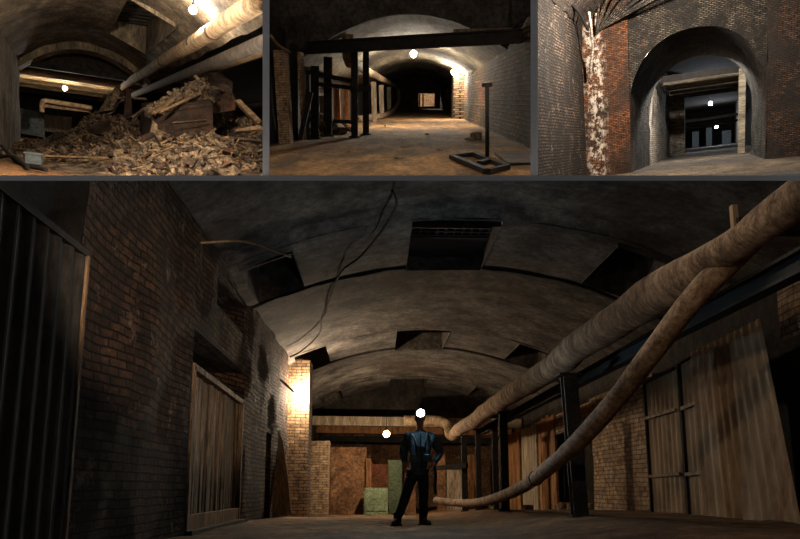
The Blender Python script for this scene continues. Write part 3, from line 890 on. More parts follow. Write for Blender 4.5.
M['slats'] = m_noise('dark_shade_panel', S(34, 30, 26), S(70, 60, 50), 4, 'Object')
M['stick'] = m_wood('bleached_stick', S(76, 60, 44), S(146, 118, 86), 'x', 0.9, 4)
M['stick_dark'] = m_wood('dark_stick', S(44, 36, 30), S(84, 66, 50), 'x', 0.9, 4)
M['bulb_neutral'] = m_emit('lit_white_bulb', (1.0, 0.87, 0.69, 1), 1700)
M['bulb_neutral_small'] = m_emit('lit_far_bulb', (1.0, 0.87, 0.69, 1), 2400)

mb = MB().grid(lambda x, y: (x, y, 0.06 * fr(x * 0.7, y * 0.3, 2) - 0.03), lin(-8, 18, 70), lin(20, 118, 80), lambda x, y: (x, y))
struct(mb.build('floor', M['sand']), 'sandy floor of the rubble vault')
AX0, AX1, AEND = -2.2, 5.1, 50.0
def az(x):
    t = (x - 1.45) / 3.65
    return 6.4 - 1.55 * t * t
AH = (2.25, 4.0, 30.5, 42.0)
xs = brk(AX0, AX1, 0.35, AH[:2]); ys = brk(17, AEND, 0.8, AH[2:])
mb = MB().grid(lambda x, y: (x, y, az(x) + 0.09 * fr(x * 0.7, y * 0.4, 3)), xs, ys, None, lambda x, y: AH[0] < x < AH[1] and AH[2] < y < AH[3])
a, b, c, d = AH
for p, q in (((a, c), (b, c)), ((b, c), (b, d)), ((b, d), (a, d)), ((a, d), (a, c))):
    mb.add([(p[0], p[1], az(p[0]) - 0.08), (q[0], q[1], az(q[0]) - 0.08), (q[0], q[1], 7.9), (p[0], p[1], 7.9)], [(0, 1, 2, 3)], [(0, 0), (3, 0), (3, 2), (0, 2)])
mb.add([(a, c, 7.9), (b, c, 7.9), (b, d, 7.9), (a, d, 7.9)], [(0, 1, 2, 3)])
# ring of the end arch
ring = [(x, az(x)) for x in lin(AX0, AX1, 40)]
for (x0, z0), (x1, z1) in zip(ring, ring[1:]):
    mb.add([(x0, AEND, z0 - 0.42), (x1, AEND, z1 - 0.42), (x1, AEND, z1 + 1.2), (x0, AEND, z0 + 1.2)], [(0, 1, 2, 3)], [(x0, z0 - .42), (x1, z1 - .42), (x1, z1 + 1.2), (x0, z0 + 1.2)])
    mb.add([(x0, AEND, z0 - 0.42), (x1, AEND, z1 - 0.42), (x1, AEND + 3, z1 - 0.42), (x0, AEND + 3, z0 - 0.42)], [(0, 1, 2, 3)], [(x0, 0), (x1, 0), (x1, 3), (x0, 3)])
struct(mb.build('ceiling', M['vault_brown']), 'rough brown vault over the rubble, with an opening')
mb = MB()
for k, y in enumerate(lin(31.5, 41, 9)): mb.slab((2.2, y, az(3.1) + 0.75), (4.05, y + 0.3, az(3.1) + 0.85), 0.35, 0.14, (0, 0, 1), 0.03)
for x in (2.7, 3.5): mb.slab((x, 30.6, az(3.1) + 0.95), (x, 41.9, az(3.1) + 0.95), 0.14, 0.14)
tag(mb.build('shaft_lathing', M['slats'], None, (3.1, 36, az(3.1) + 0.8)), 'dark broken lathing across the opening in the rubble vault ceiling', 'lathing')
mb = wall_x(AX0, 30, 51, -0.2, az(AX0) + 0.4, [], 0.6, 0.08)
mb.grid(lambda x, z: (x, 51, z), lin(-9, AX0, 6), lin(-0.2, 7, 8))
mb.grid(lambda x, z: (x, 30, z), lin(-9, AX0, 6), lin(-0.2, 7, 8))
struct(mb.build('wall_left', M['vault_brown']), 'lit brown side wall at the foot of the rubble vault')
mb = MB().grid(lambda x, y: (x, y, 6.5), lin(-9, 18, 20), lin(51, 118, 20))
struct(mb.build('ceiling', M['slats']), 'dark flat ceiling of the far beamed bay')
mb = MB().grid(lambda x, y: (x, y, 5.5 - 0.02 * (x - 5.6)), lin(4.9, 18, 12), lin(17, 118, 20))
struct(mb.build('ceiling', M['concrete_dark']), 'dark flat ceiling of the side aisle above the rubble')
mb = MB().grid(lambda x, z: (x, 117, z), lin(-9, 18, 20), lin(-0.3, 7, 8))
struct(mb.build('wall_back', M['concrete_dark']), 'dark end wall beyond the rubble')
mb = MB().grid(lambda y, z: (15 + 0.1 * fr(y, z), y, z), lin(20, 118, 30), lin(-0.3, 6, 8))
struct(mb.build('wall_right', M['concrete_dark']), 'dark far wall of the side aisle')
mb = MB().grid(lambda y, z: (-8.5, y, z), lin(51, 118, 20), lin(-0.3, 6, 8))
struct(mb.build('wall_left', M['concrete_dark']), 'dark side wall of the far beamed bay')
struct(MB().slab((-8.4, 57.5, 5.9), (8, 57.5, 5.9), .3, 1.6).build('shade_panel', M['slats']), 'dark panel added as shade in the head of the end arch')  # added dark panel hides the lit ceiling to keep the arch head dark
for k, (y, z, h, mt) in enumerate(((54, 4.92, 0.34, 'concrete_dark'), (60, 4.75, 0.4, 'lintel_wood'), (67, 4.85, 0.42, 'lintel_wood'), (75, 4.85, 0.42, 'lintel_wood'), (84, 4.85, 0.45, 'lintel_wood'), (96, 4.8, 0.5, 'concrete_dark'))):
    struct(MB().slab((-8.4, y, z), (5.7, y, z + 0.1), 0.9, h, (0, 0, 1), 0.02).build('beam', M[mt]), 'timber beam across the far bay')
lamp('bare bulb glowing under the vault beside the pale diagonal pipe', R.at(193, 10, 25.0), 0.115, M['bulb_neutral'], 'cord', cordlen=0.22)
lamp('far bulb glowing under the timber beams beyond the rubble', R.at(65, 88.5, 63.5), 0.15, M['bulb_neutral_small'], 'cord', cordlen=0.6)
# long pale pipe
g = thing('diagonal_pipe', 'thick pale pipe running along under the vault above the rubble', 'pipe', (4.2, 40, 4.0))
mb = MB().tube([(4.2, y, 4.82 + 0.02 * sin(y * .4)) for y in lin(18, 96, 90)], 0.25, 18, True, 0.1); mb.build('main_run', M['pipe_pale'], g)
for y in (24.0, 27.6, 36, 46): MB().tube([(4.2, y - .12, 4.82), (4.2, y + .12, 4.82)], 0.265, 16).build('strap', M['rusty'], g)
tag(MB().tube([(4.95, y, 4.3) for y in lin(18, 90, 40)], 0.2, 12, True, 0.08).build('lower_pipe', M['slats'], None, (4.95, 40, 4.3)), 'thinner dark pipe slung beneath the pale diagonal pipe', 'pipe')
tag(MB().ibeam((5.9, 18, 4.75), (5.9, 40, 4.75), 0.5, 0.42, 0.08).build('ledge_beam', M['lintel_wood'], None, (5.9, 30, 3.9)), 'pale ledge beam running over the dark block in the rubble', 'beam')
for q, r_, la in (([R.at(150, 52, 44), R.at(172, 36, 38), R.at(196, 14, 30), R.at(213, -6, 27)], 0.06, 'straight black cable running from the vault foot to the near bulb'),
                  ([R.at(162, 37, 40), R.at(182, 33, 36), R.at(200, 20, 31), R.at(213, 0, 27), R.at(216, -10, 26)], 0.07, 'sagging black cable looping below the near bulb'),
                  ([R.at(168, 36, 38), R.at(171, 44, 37.5), R.at(174, 48, 37)], 0.06, 'short black cable end hanging by the pale pipe')):
    tag(MB().tube(spline(q, 6), r_, 6).build('black_cable', M['black'], None, q[0]), la, 'cable')
# elbow pipes far off
g = thing('elbow_pipe', 'pale pipe with two elbows in the dark bay beyond the rubble', 'pipe', R.at(42, 110, 72))
q = [R.at(42, 112, 72), R.at(42, 104, 72), R.at(44, 101, 72), R.at(52, 101.5, 72), R.at(92, 108, 72)]
MB().tube(spline(q, 5), 0.2, 10).build('upper_run', M['pipe_pale'], g)
q = [R.at(40, 106, 73), R.at(48, 106, 73), R.at(90, 111, 73)]
MB().tube(spline(q, 5), 0.16, 10).build('lower_run', M['pipe_pale'], g)
mb = MB().box(R.at(33, 123, 80), (2.0, 1, 2.2), None, .1)
tag(mb.build('pale_cabinet', M['crate_blue'], None, R.at(33, 133, 80)), 'dim pale cabinet standing in the dark bay left of the rubble', 'cabinet')
mb = MB().box(R.at(55, 124, 86), (3.0, 1, 1.6), None, .1)
tag(mb.build('pale_bench', M['plank_grey'], None, R.at(55, 133, 86)), 'dim pale bench in the dark bay behind the rubble', 'bench')

# rubble heap as a height field
BUMPS = []
def addbump(px, py_top, d, sx, sy):
    p = R.at(px, py_top, d); BUMPS.append((p.x, d, p.z, sx, sy))
addbump(104, 114, 44, 1.9, 7); addbump(80, 132, 44, 1.8, 7); addbump(126, 117, 41, 1.8, 6); addbump(50, 143, 46, 2.0, 6)
addbump(160, 138, 31, 2.0, 5); addbump(205, 134, 29, 2.0, 5); addbump(185, 100, 36, 1.5, 3.6); addbump(216, 90, 36, 1.2, 4); addbump(250, 122, 33, 1.8, 5)
addbump(140, 133, 36, 1.6, 6); addbump(120, 148, 33, 2.2, 4)
def rz(x, y):
    h = 0
    for bx, by, bz, sx, sy in BUMPS:
        h = max(h, bz * exp(-((x - bx) / sx) ** 2 - ((y - by) / sy) ** 2))
    edge = smooth(h / 0.5)
    return h + edge * (0.22 * fr(x * 1.4, y * 0.8, 7) + 0.16 * abs(fr(x * 3, y * 1.6, 17))) - 0.12
mb = MB().grid(lambda x, y: (x, y, rz(x, y)), lin(-3.2, 12, 150), lin(24, 62, 110), None, None, False)
stuff(mb.build('rubble_heap', M['rubble_pale'], None, (4, 40, 0)), 'long heap of dusty brown rubble filling the vault under the pipe', 'rubble')
def rot3():
    return Matrix.Rotation(random.uniform(0, 6.3), 3, 'Z') @ Matrix.Rotation(random.uniform(-.9, .9), 3, 'X') @ Matrix.Rotation(random.uniform(-.9, .9), 3, 'Y')
CH = {'rubble_pale': MB(), 'stick': MB(), 'rusty': MB()}
n = 0
while n < 6500:
    x = random.uniform(-3, 11.5); y = random.uniform(24, 58)
    z = rz(x, y)
    if z < 0.03 and random.random() > 0.06: continue
    if y < 31 and x < 1.6: continue
    z = max(z, 0); n += 1
    k = random.choice(('rubble_pale', 'rubble_pale', 'rubble_pale', 'rubble_pale', 'stick', 'rusty', 'rusty'))
    s_ = random.uniform(0.05, 0.17) * (2.0 if random.random() < .07 else 1)
    if k == 'stick': sz = (random.uniform(.25, 1.0), .03 + .04 * random.random(), .03 + .03 * random.random())
    else: sz = (s_ * random.uniform(.7, 1.8), s_ * 1.6, s_ * random.uniform(.3, 1))
    CH[k].box((x, y, z + 0.05), sz, rot3(), s_ * 0.12)
stuff(CH['rubble_pale'].build('rubble', M['rubble_pale'], None, (4, 40, 0)), 'countless small broken lumps strewn over the heap', 'rubble')
stuff(CH['stick'].build('debris', M['stick'], None, (4, 40, 0)), 'countless pale splinters strewn over the heap', 'debris')
stuff(CH['rusty'].build('debris', M['rusty'], None, (4, 40, 0)), 'countless dark scraps strewn over the heap', 'debris')

# the big pieces
def quadslab(p, th, back):
    """slab from four picture points with depths, pushed back"""
    return MB().prism([R.at(*q) for q in p], back)
g = thing('overturned_trough', 'large dark overturned trough half buried under the rubble crest', 'trough', R.at(182, 138, 31))
A = [(150, 139, 31), (213, 137, 30), (213, 104, 30.6), (152, 112, 32)]
P4 = [R.at(*q) for q in A]
nrm = Vector((0.1, 1, -0.05)).normalized()
mb = MB()
mb.prism(P4, nrm * 0.25)
mb.build('front_plate', M['rusty'], g)
mb = MB(); mb.prism([P4[3], P4[2], P4[2] + Vector((0, 4.5, .3)), P4[3] + Vector((0, 4.5, .3))], (0, 0, 0.16)); mb.build('top_plate', M['rusty'], g)
mb = MB(); mb.prism([P4[0], P4[3], P4[3] + Vector((0, 4.5, .3)), P4[0] + Vector((0, 4.5, 0))], (0.16, 0, 0)); mb.build('end_plate', M['rusty'], g)
MB().tube([P4[3], P4[2]], 0.12, 8).build('rim', M['rusty'], g)
q = [(152, 113, 32), (160, 108, 32), (172, 100, 32), (182, 92, 32), (192, 85, 32), (200, 82, 32), (208, 86, 32), (214, 104, 32)]
stuff(MB().prism([R.at(*k) for k in q], (0.1, 2.6, 0.1)).build('rubble_heap', M['rubble_pale'], None, R.at(185, 100, 32)), 'steep crest of pale rubble on top of the dark trough', 'rubble')
cr = MB()
for k in range(800):
    t = random.random(); px = 150 + 64 * t
    top = 113 - 33 * min(1, t / .8) + max(0, t - .8) * 60
    py = top + (112 - 8 * t - top) * random.random() - 1
    s_ = random.uniform(.06, .2)
    cr.box(R.at(px, py, 31.9 + random.uniform(-.25, .3)), (s_ * random.choice((1, 1, 4)), s_, s_ * .6), rot3(), s_ * .15)
stuff(cr.build('rubble', M['rubble_pale'], None, R.at(185, 100, 32)), 'loose pale lumps covering the crest on the trough', 'rubble')
q = [R.at(149, 138, 30.4), R.at(159, 138, 30.2), R.at(157, 124, 30.4), R.at(153, 120, 30.5)]
tag(MB().prism(q, (0, .4, 0)).build('pale_shard', M['rubble_pale'], None, q[0]), 'pale pointed shard standing before the dark overturned trough', 'shard')
q = [R.at(199, 112, 31.6), R.at(218, 113, 31.4), R.at(235, 110, 31.6), R.at(236, 100, 31.8), R.at(232, 92, 32), R.at(233, 82, 32.2), R.at(226, 77, 32.4), R.at(220, 70, 32.6), R.at(212, 73, 32.6), R.at(206, 70, 32.5), R.at(199, 76, 32.2), R.at(201, 90, 32)]
tag(MB().prism(q, (0.3, 2.4, 0)).build('rusted_block', M['rusty'], None, q[0]), 'dark rusted upright block crowning the heap beside the aisle', 'block')
q = [R.at(236, 101, 31), R.at(240, 99, 31), R.at(262, 121, 30), R.at(258, 124, 30)]
tag(MB().prism(q, (0, .5, 0)).build('leaning_beam', M['stick'], None, q[0]), 'pale beam leaning off the dark rusted block', 'beam')
q = [R.at(98, 112, 42), R.at(112, 110, 42), R.at(121, 92, 42.5), R.at(116, 86, 42.8), R.at(108, 96, 42.5)]
tag(MB().prism(q, (0.2, .7, 0)).build('pale_slab', M['rubble_pale'], None, q[0]), 'pale broken slab standing upright on the crest below the pipe', 'slab')
q = [R.at(124, 118, 39), R.at(133, 118, 39), R.at(131, 92, 40), R.at(126, 90, 40)]
tag(MB().prism(q, (0, .5, 0)).build('rusted_plate', M['rusty'], None, q[0]), 'narrow rusted plate standing between the pale slab and the trough', 'plate')
q = [R.at(93, 134, 38.5), R.at(112, 133, 38), R.at(110, 120, 39), R.at(97, 121, 39.4)]
tag(MB().prism(q, (0, .8, 0)).build('curved_plate', M['rusty'], None, q[0]), 'dark plate lying tilted in the middle of the rubble slope', 'plate')
planks = [((46, 156, 31), (158, 160, 28.5), .12, 'stick', 'long thin pale plank lying along the foot of the rubble'),
          ((78, 157, 30), (130, 164, 27.5), .1, 'stick', 'short pale plank lying on the sand below the long plank'),
          ((142, 163, 27.5), (197, 150, 28.5), .12, 'stick_dark', 'dark pole lying slantwise across the sand below the trough'),
          ((205, 147, 28), (232, 156, 27), .14, 'stick', 'pale splintered plank on the dark side of the rubble foot'),
          ((152, 113, 31), (196, 84, 32.5), .2, 'stick', 'pale board sloping up along the trough top to the block'),
          ((160, 112, 30.5), (200, 93, 31.5), .14, 'stick', 'second pale board sloping up below the first on the trough'),
          ((132, 118, 33), (152, 104, 33), .16, 'stick_dark', 'dark plank leaning against the end of the trough'),
          ((238, 131, 29), (262, 128, 28), .2, 'stick', 'pale timber end lying high on the dark rubble by the aisle'),
          ((222, 138, 28.5), (262, 141, 27), .16, 'stick_dark', 'dark timber lying level on the rubble by the aisle'),
          ((228, 165, 26.5), (262, 160, 26), .16, 'stick_dark', 'dark plank on the ground where the aisle meets the sand'),
          ((60, 150, 40), (88, 131, 42), .14, 'stick', 'pale stick sloping up the low end of the heap'),
          ((118, 98, 42), (146, 99, 41), .12, 'stick', 'thin pale lath lying level behind the trough'),
          ((172, 123, 30.0), (206, 120, 29.8), .1, 'stick_dark', 'thin bar lying across the face of the overturned trough')]
for a, b, w_, mt, la in planks:
    A, B = R.at(*a), R.at(*b)
    tag(MB().slab(A, B, w_ * 1.3, w_ * .6, (0, 0.3, 1), 0.02).build('broken_plank', M[mt], None, A), la, 'plank')
g = thing('metal_crate', 'grey-blue metal crate standing on the sand by the brown wall', 'crate', R.at(33, 164, 29))
mb = MB().box(R.at(33.5, 158.5, 29.4), (0.55, .8, 0.36), None, .02); mb.build('body', M['crate_blue'], g, bevel=.02)
MB().box(R.at(33.5, 153.2, 29.4), (0.6, .86, 0.05)).build('lid', M['crate_blue'], g)
for q, la in (([(2, 146, 34), (14, 160, 31), (22, 166, 29), (28, 174, 27)], 'black hose curling down beside the grey-blue crate'),
              ([(0, 158, 32), (12, 156, 31), (26, 168, 28), (46, 174, 26.5)], 'black hose lying on the sand in front of the crate')):
    q = [R.at(*k) for k in q]; q = [Vector((p.x, p.y, max(p.z, .06))) for p in q]
    tag(MB().tube(spline(q, 6), 0.07, 8).build('black_hose', M['black'], None, q[0]), la, 'hose')

# ================================================================ LAMP-LIT PASSAGE
CUR[0] = RB
R = RB
M['brick_right'] = m_brick('grey_brown_brick', S(144, 116, 82), S(92, 68, 46), S(42, 36, 30), 0.3, 0.16, 3.2, 1.0, S(60, 50, 38), (0.44, 0.58), .45, S(116, 62, 42), (0.54, 0.62), .4, 2.0, 0.08, .03, (0.3, 1, 1))
M['earth_pass'] = m_noise('ochre_earth_floor', S(92, 68, 42), S(164, 124, 78), 1.1, 'UV', (1, 0.35, 1), 0.9, 0.06, 0.96, 0, S(72, 56, 40), 0.5, (0.52, 0.66))
M['vault_grey'] = m_noise('grey_vault_render', S(76, 70, 58), S(132, 122, 102), 1.0, 'UV', (1, 0.3, 1), 0.8, 0.05, 0.95, 0, S(64, 56, 46), 0.5, (0.5, 0.64))
M['portal_dark'] = m_noise('dark_portal_render', S(56, 53, 51), S(92, 87, 82), 1.0, 'Object', (1, 1, 1), 0.5, 0.03)
M['bulb_round'] = m_emit('lit_round_bulb', (1.0, 0.89, 0.72, 1), 2300)
BL, BRX = -4.8, 3.6
def bz(x):
    t = (x + 0.4) / 4.2
    return 4.68 - 1.5 * t * t
mb = MB().grid(lambda x, y: (x, y, 0.035 * fr(x * .9, y * .4, 4) - .02), lin(-8, 6, 60), lin(14.5, 152, 120))
struct(mb.build('floor', M['earth_pass']), 'ochre earth floor of the lamp-lit passage')
mb = MB().grid(lambda x, y: (x, y, bz(x) + 0.06 * fr(x * .8, y * .3, 6) - (0.14 if int((y - 32) / 9) % 2 else 0)), lin(BL - .2, BRX + .2, 36), lin(31.5, 126, 110))
struct(mb.build('ceiling', M['vault_grey']), 'grey vault of the lamp-lit passage')
# portal wall in front of the vault
mb = MB()
arc = [(x, min(bz(x), 99)) for x in lin(BL - .15, BRX + .15, 40)]
for (x0, z0), (x1, z1) in zip(arc, arc[1:]):
    z0 = max(z0, 4.0) if x0 > 1.4 else z0; z1 = max(z1, 4.0) if x1 > 1.4 else z1
    mb.add([(x0, 31.6, z0), (x1, 31.6, z1), (x1, 31.6, 8), (x0, 31.6, 8)], [(0, 1, 2, 3)], [(x0, z0), (x1, z1), (x1, 8), (x0, 8)])
mb.add([(-12, 31.6, 3.3), (BL - .1, 31.6, 3.3), (BL - .1, 31.6, 8), (-12, 31.6, 8)], [(0, 1, 2, 3)])
mb.add([(BRX, 31.6, 3.9), (9, 31.6, 3.9), (9, 31.6, 8), (BRX, 31.6, 8)], [(0, 1, 2, 3)])
struct(mb.build('wall_portal', M['portal_dark']), 'dark arched portal wall above the steel beam')
mb = MB().grid(lambda x, y: (x, y, 5.6), lin(-12, 9, 10), lin(12, 31.6, 6))
struct(mb.build('ceiling', M['concrete_dark']), 'dark ceiling before the portal')
struct(MB().slab((1.4, 31.3, 4.03), (6.5, 31.3, 4.08), 0.3, 0.13).build('trim_2', M['plank_grey']), 'pale ledge along the portal above the brick wall')
mb = wall_x(BRX, 18, 126, -.2, 4.0, [(70, 76, -.2, 2.6), (90, 100, -.2, 2.6)], 0.9, 0.07, .8, 1)
struct(mb.build('wall_right', M['brick_right']), 'brick side wall with patches of red')
mb = MB()
for p0, p1 in (((BRX + .1, 59.5), (2.75, 59.5)), ((2.75, 59.5), (2.75, 63)), ((2.75, 63), (BRX + .1, 63))):
    A, B = Vector(p0), Vector(p1)
    mb.grid(lambda a, z: (*A.lerp(B, a), z), lin(0, 1, 4), lin(-.2, 4.2, 14), lambda a, z, A=A, B=B: (a * (B - A).length, z), None, False)
struct(mb.build('pillar', M['brick_right']), 'lit brick pier carrying the far lamp')
mb = wall_x(BL - .6, 18, 126, -.2, 4.2, [], 1.5, 0.08)
struct(mb.build('wall_left', M['concrete_dark']), 'dark wall behind the posts and stores')
# end wall with a lit doorway
o0, o1 = R.at(418.5, 106.5, 125), R.at(434.5, 93.5, 125)
mb = MB()
for x0, x1, z0, z1 in ((-8, o0.x, -.3, 6), (o1.x, 6, -.3, 6), (o0.x, o1.x, o1.z, 6), (o0.x, o1.x, -.3, o0.z)):
    mb.add([(x0, 125, z0), (x1, 125, z0), (x1, 125, z1), (x0, 125, z1)], [(0, 1, 2, 3)])
struct(mb.build('wall_back', M['concrete_dark']), 'dark end wall of the passage with a lit opening')
mb = MB().grid(lambda x, z: (x, 150, z), lin(-8, 8, 8), lin(-.5, 6, 6))
for sx in (-4, 6): mb.grid(lambda y, z: (sx, y, z), lin(125, 150, 6), lin(-.5, 6, 6))
mb.grid(lambda x, y: (x, y, 5.5), lin(-4, 6, 4), lin(125, 150, 4))
struct(mb.build('wall_far', M['brick_pale']), 'lit brick chamber seen through the far opening')
for px, la in ((423, 'thin dark post in the far lit opening, next to its middle'), (419.5, 'thin dark post at the edge of the far lit opening')):
    a = R.at(px, 107, 124.5); b = R.at(px, 94, 124.5)
    tag(MB().slab(a, b, .25, .2, (0, 1, 0)).build('thin_post', M['steel_dark'], None, a), la, 'post')
lamp('bare bulb in the far chamber seen through the small opening', Vector((-1.5, 138, 4.4)), 0.3, M['bulb_round'], 'cord', cordlen=.8)
lamp('round white bulb hanging from the passage vault', R.at(413.5, 54, 45), 0.18, M['bulb_round'], 'cord', cordlen=1.0)
lamp('glaring lamp on the lit brick pier of the passage', R.at(453.5, 72, 58.7), 0.18, M['bulb_round'], 'bracket', cordlen=.6, name='wall_lamp', dirv=(0, 1, 0))
# dark cross beam
a, b = R.at(308, 48, 30.5), R.at(529, 35.5, 27.0)
g = thing('cross_beam', 'dark steel beam spanning the passage on the twin posts', 'beam', (a + b) / 2)
MB().ibeam(a, b, 0.35, 0.46, 0.06).build('girder', M['steel_dark'], g)
MB().slab(a + Vector((0, -.2, .2)), b + Vector((0, -.2, .2)), 0.05, .04).build('top_edge', M['steel_dark'], g)
def bpost(px, pyb, pyt, w_, label, mt='steel_dark', pxt=None, group=None):
    p = R.fl(px, pyb); p.z = -.03
    t = R.at(pxt or px, pyt, p.y)
    g = thing('steel_post', label, 'post', p, group)
    MB().ibeam(p, t, w_, w_, .05, (0, 1, 0)).build('shaft', M[mt], g)
    MB().box(p + Vector((0, 0, .05)), (w_ * 1.7, w_ * 1.7, .04)).build('base_plate', M[mt], g)
    return p, t
p1, t1 = bpost(354.5, 137, 46, 0.27, 'first of the twin steel posts under the cross beam, nearer the racks')
p2, t2 = bpost(366, 134.5, 46, 0.27, 'second of the twin steel posts under the cross beam, nearer the open floor')
for py, la in ((88, 'dark tie plate joining the twin posts at mid height'),):
    a, b = R.at(351, py, p1.y - .3), R.at(370, py, p2.y - .3)
    tag(MB().slab(a, b, .08, .3, (0, 0, 1)).build('tie_plate', M['steel_dark'], None, a), la, 'plate')
bpost(328, 136, 57, 0.34, 'thick dark post among the racks, next before the twin posts')
bpost(315, 138, 66, 0.3, 'thick dark post between the pale brick pier and the racks', 'black')
bpost(307.5, 139, 74, 0.13, 'thin pale-edged post in front of the rubble and racks', 'steel_blue')
bpost(294, 139, 44, 0.3, 'thick dark post crossing the pale brick piers')
p, t = R.at(300, 139, 29.5), R.at(311, 92, 29.5)
tag(MB().slab(p, t, .18, .18, (0, 1, 0)).build('diagonal_brace', M['steel_dark'], None, p), 'dark diagonal brace leaning between the posts near the brick piers', 'brace')
for (a, b, la) in (((306, 72, 31), (352, 81, 33), 'upper rack rail running back to the twin posts'), ((318, 84, 31), (352, 88, 33), 'lower rack rail running back to the twin posts'), ((333, 121, 33), (353, 122, 33), 'low rail near the floor beside the twin posts')):
    A, B = R.at(*a), R.at(*b)
    tag(MB().slab(A, B, .12, .16).build('rack_rail', M['steel_dark'], None, A), la, 'rail')
mb = MB()
tag(MB().tube([(-3.0, 33.2, 4.1), (-3.0, 33.2, 3.5), (-3, 33.4, 3.2)] + [(-3.0, y, 3.08 + .02 * sin(y * .5)) for y in lin(34, 100, 50)], 0.24, 14, True, .1).build('side_pipe', M['pipe_pale'], None, (-3, 60, 3.08)), 'pale pipe running back along the racks towards the dark end', 'pipe')
q = [R.at(398, 90, 96), R.at(398.5, 100, 92), R.at(393, 110, 80), R.at(384, 116, 66), R.at(370, 119.5, 57), R.at(356, 121, 52)]
q = [Vector((p.x, p.y, max(.2, p.z))) for p in q]
tag(MB().tube(spline(q, 8), 0.24, 10).build('drooping_hose', M['hose'], None, q[3]), 'pale hose curving down to the passage floor behind the twin posts', 'hose')
for px0, px1, top, bot, d, mt, la in ((273, 290, 50, 143, 27.5, 'brick_pale', 'pale brick pier nearest the viewer along the racks'), (297, 305, 52, 139, 30, 'brick_pale', 'slim pale brick pier just behind the nearest one')):
    a, b = R.at(px0, top, d), R.at(px1, bot, d)
    tag(MB().box(((a.x + b.x) / 2, d + .4, (a.z - .1) / 2), (b.x - a.x, .8, a.z + .1)).build('brick_column', M[mt], None, ((a.x + b.x) / 2, d, 0)), la, 'column')
x = -4.6
for k, (px0, px1, top, bot, mt, la) in enumerate(((333, 341, 86, 127, 'plank_warm', 'orange-lit board screen behind the rack, first of three'), (342, 350, 84, 126, 'plank_warm', 'orange-lit board screen second behind the rack'),
        (371, 377, 82, 122, 'plank_grey', 'pale board just past the twin posts'), (379, 384, 85, 118, 'plank_grey', 'dim board farther past the twin posts'), (387, 391, 87, 114, 'plank_grey', 'dim narrow board nearest the dark end'), (319, 326, 96, 131, 'plank_grey', 'dim board behind the thick dark post'))):
    d = 1.5 / -R.uv((px0 + px1) / 2, bot)[1]
    a, b = R.at(px0, top, d), R.at(px1, bot, d)
    tag(MB().box(((a.x + b.x) / 2, d, (a.z - .05) / 2), (b.x - a.x, .15, a.z + .05), None, .02).build('board_screen', M[mt], None, ((a.x + b.x) / 2, d, 0)), la, 'board')
sp = []
for px, py in ((311, 131), (315, 128), (321, 131), (325, 133), (331, 131), (337, 130), (344, 128), (349, 131), (319, 135), (340, 134), (312, 136)):
    p = R.fl(px, py); sp.append((p, random.uniform(.22, .5)))
for px, py, zz in ((315, 121, .45), (320, 124, .4)):
    p = R.at(px, py, 33); sp.append((p, .4))
for i, (p, r_) in enumerate(sp):
    tag(MB().rock(p + Vector((0, 0, r_ * .3)), r_, (1.2, 1.2, .8), i + 30, rot3()).build('rubble_stone', M['rubble_pale'], None, p), 'stone of the dusty rubble lying under the passage racks', 'stone', 'rubble under the passage racks')
MBr = MB()
g = thing('pole_stand', 'dark pole on a flat rectangular frame standing before the brick wall', 'stand', R.fl(487, 160))
p = R.fl(487.3, 160.5)
top = R.at(487, 85, p.y)
MB().tube([p, top], 0.055, 10).build('pole', M['steel_dark'], g)
MB().slab(top + Vector((-.13, 0, 0)), top + Vector((.13, 0, 0)), .1, .09).build('top_bracket', M['steel_dark'], g)
c4 = [R.fl(452, 158.5), R.fl(474, 155.5), R.fl(507, 169), R.fl(487, 173.5)]
for a, b in zip(c4, c4[1:] + c4[:1]): MB().slab(a + Vector((0, 0, .05)), b + Vector((0, 0, .05)), .16, .1).build('base_rail', M['steel_dark'], g)
MB().slab((c4[0] + c4[3]) / 2 + Vector((.3, 0, .05)), (c4[1] + c4[2]) / 2 + Vector((.1, 0, .05)), .16, .09).build('base_rail', M['steel_dark'], g)
q = R.fl(505, 159)
tag(MB().box(q + Vector((.55, 0, .0)), (1.3, 3.4, .12), None, .03).build('ground_slab', M['concrete_vault'], None, q), 'low pale slab in the ground behind the pole stand', 'slab')
p = R.fl(476, 139)
tag(MB().rock(p + Vector((0, 0, .12)), .28, (1.1, 1, .8), 3).build('white_debris', M['partition_pale'] if 'partition_pale' in M else M['plank_grey'], None, p), 'white scrap of debris on the floor behind the pole stand', 'debris')
p = R.fl(469, 140)
tag(MB().rock(p + Vector((0, 0, .05)), .16, (1.4, 1, .5), 6).build('white_debris', M['plank_grey'], None, p), 'smaller pale scrap beside the white one behind the pole stand', 'debris')
for i, (px, py) in enumerate(((404, 147), (427, 134.5), (386, 126), (371, 124), (398, 158), (350, 152), (440, 150))):
    p = R.fl(px, py)
    tag(MB().rock(p + Vector((0, 0, .02)), .09, (1.5, 1.2, .5), i + 50).build('pale_pebble', M['plank_grey'], None, p), 'small pale pebble lying on the open passage floor', 'stone', 'pale pebbles on the passage floor')
q = [R.at(271, 36, 24), R.at(278, 45, 26), R.at(290, 52, 28)]
tag(MB().tube(spline(q, 5), .05, 6).build('slack_cable', M['hose'], None, q[0]), 'slack cable dropping to the pale brick piers', 'cable')

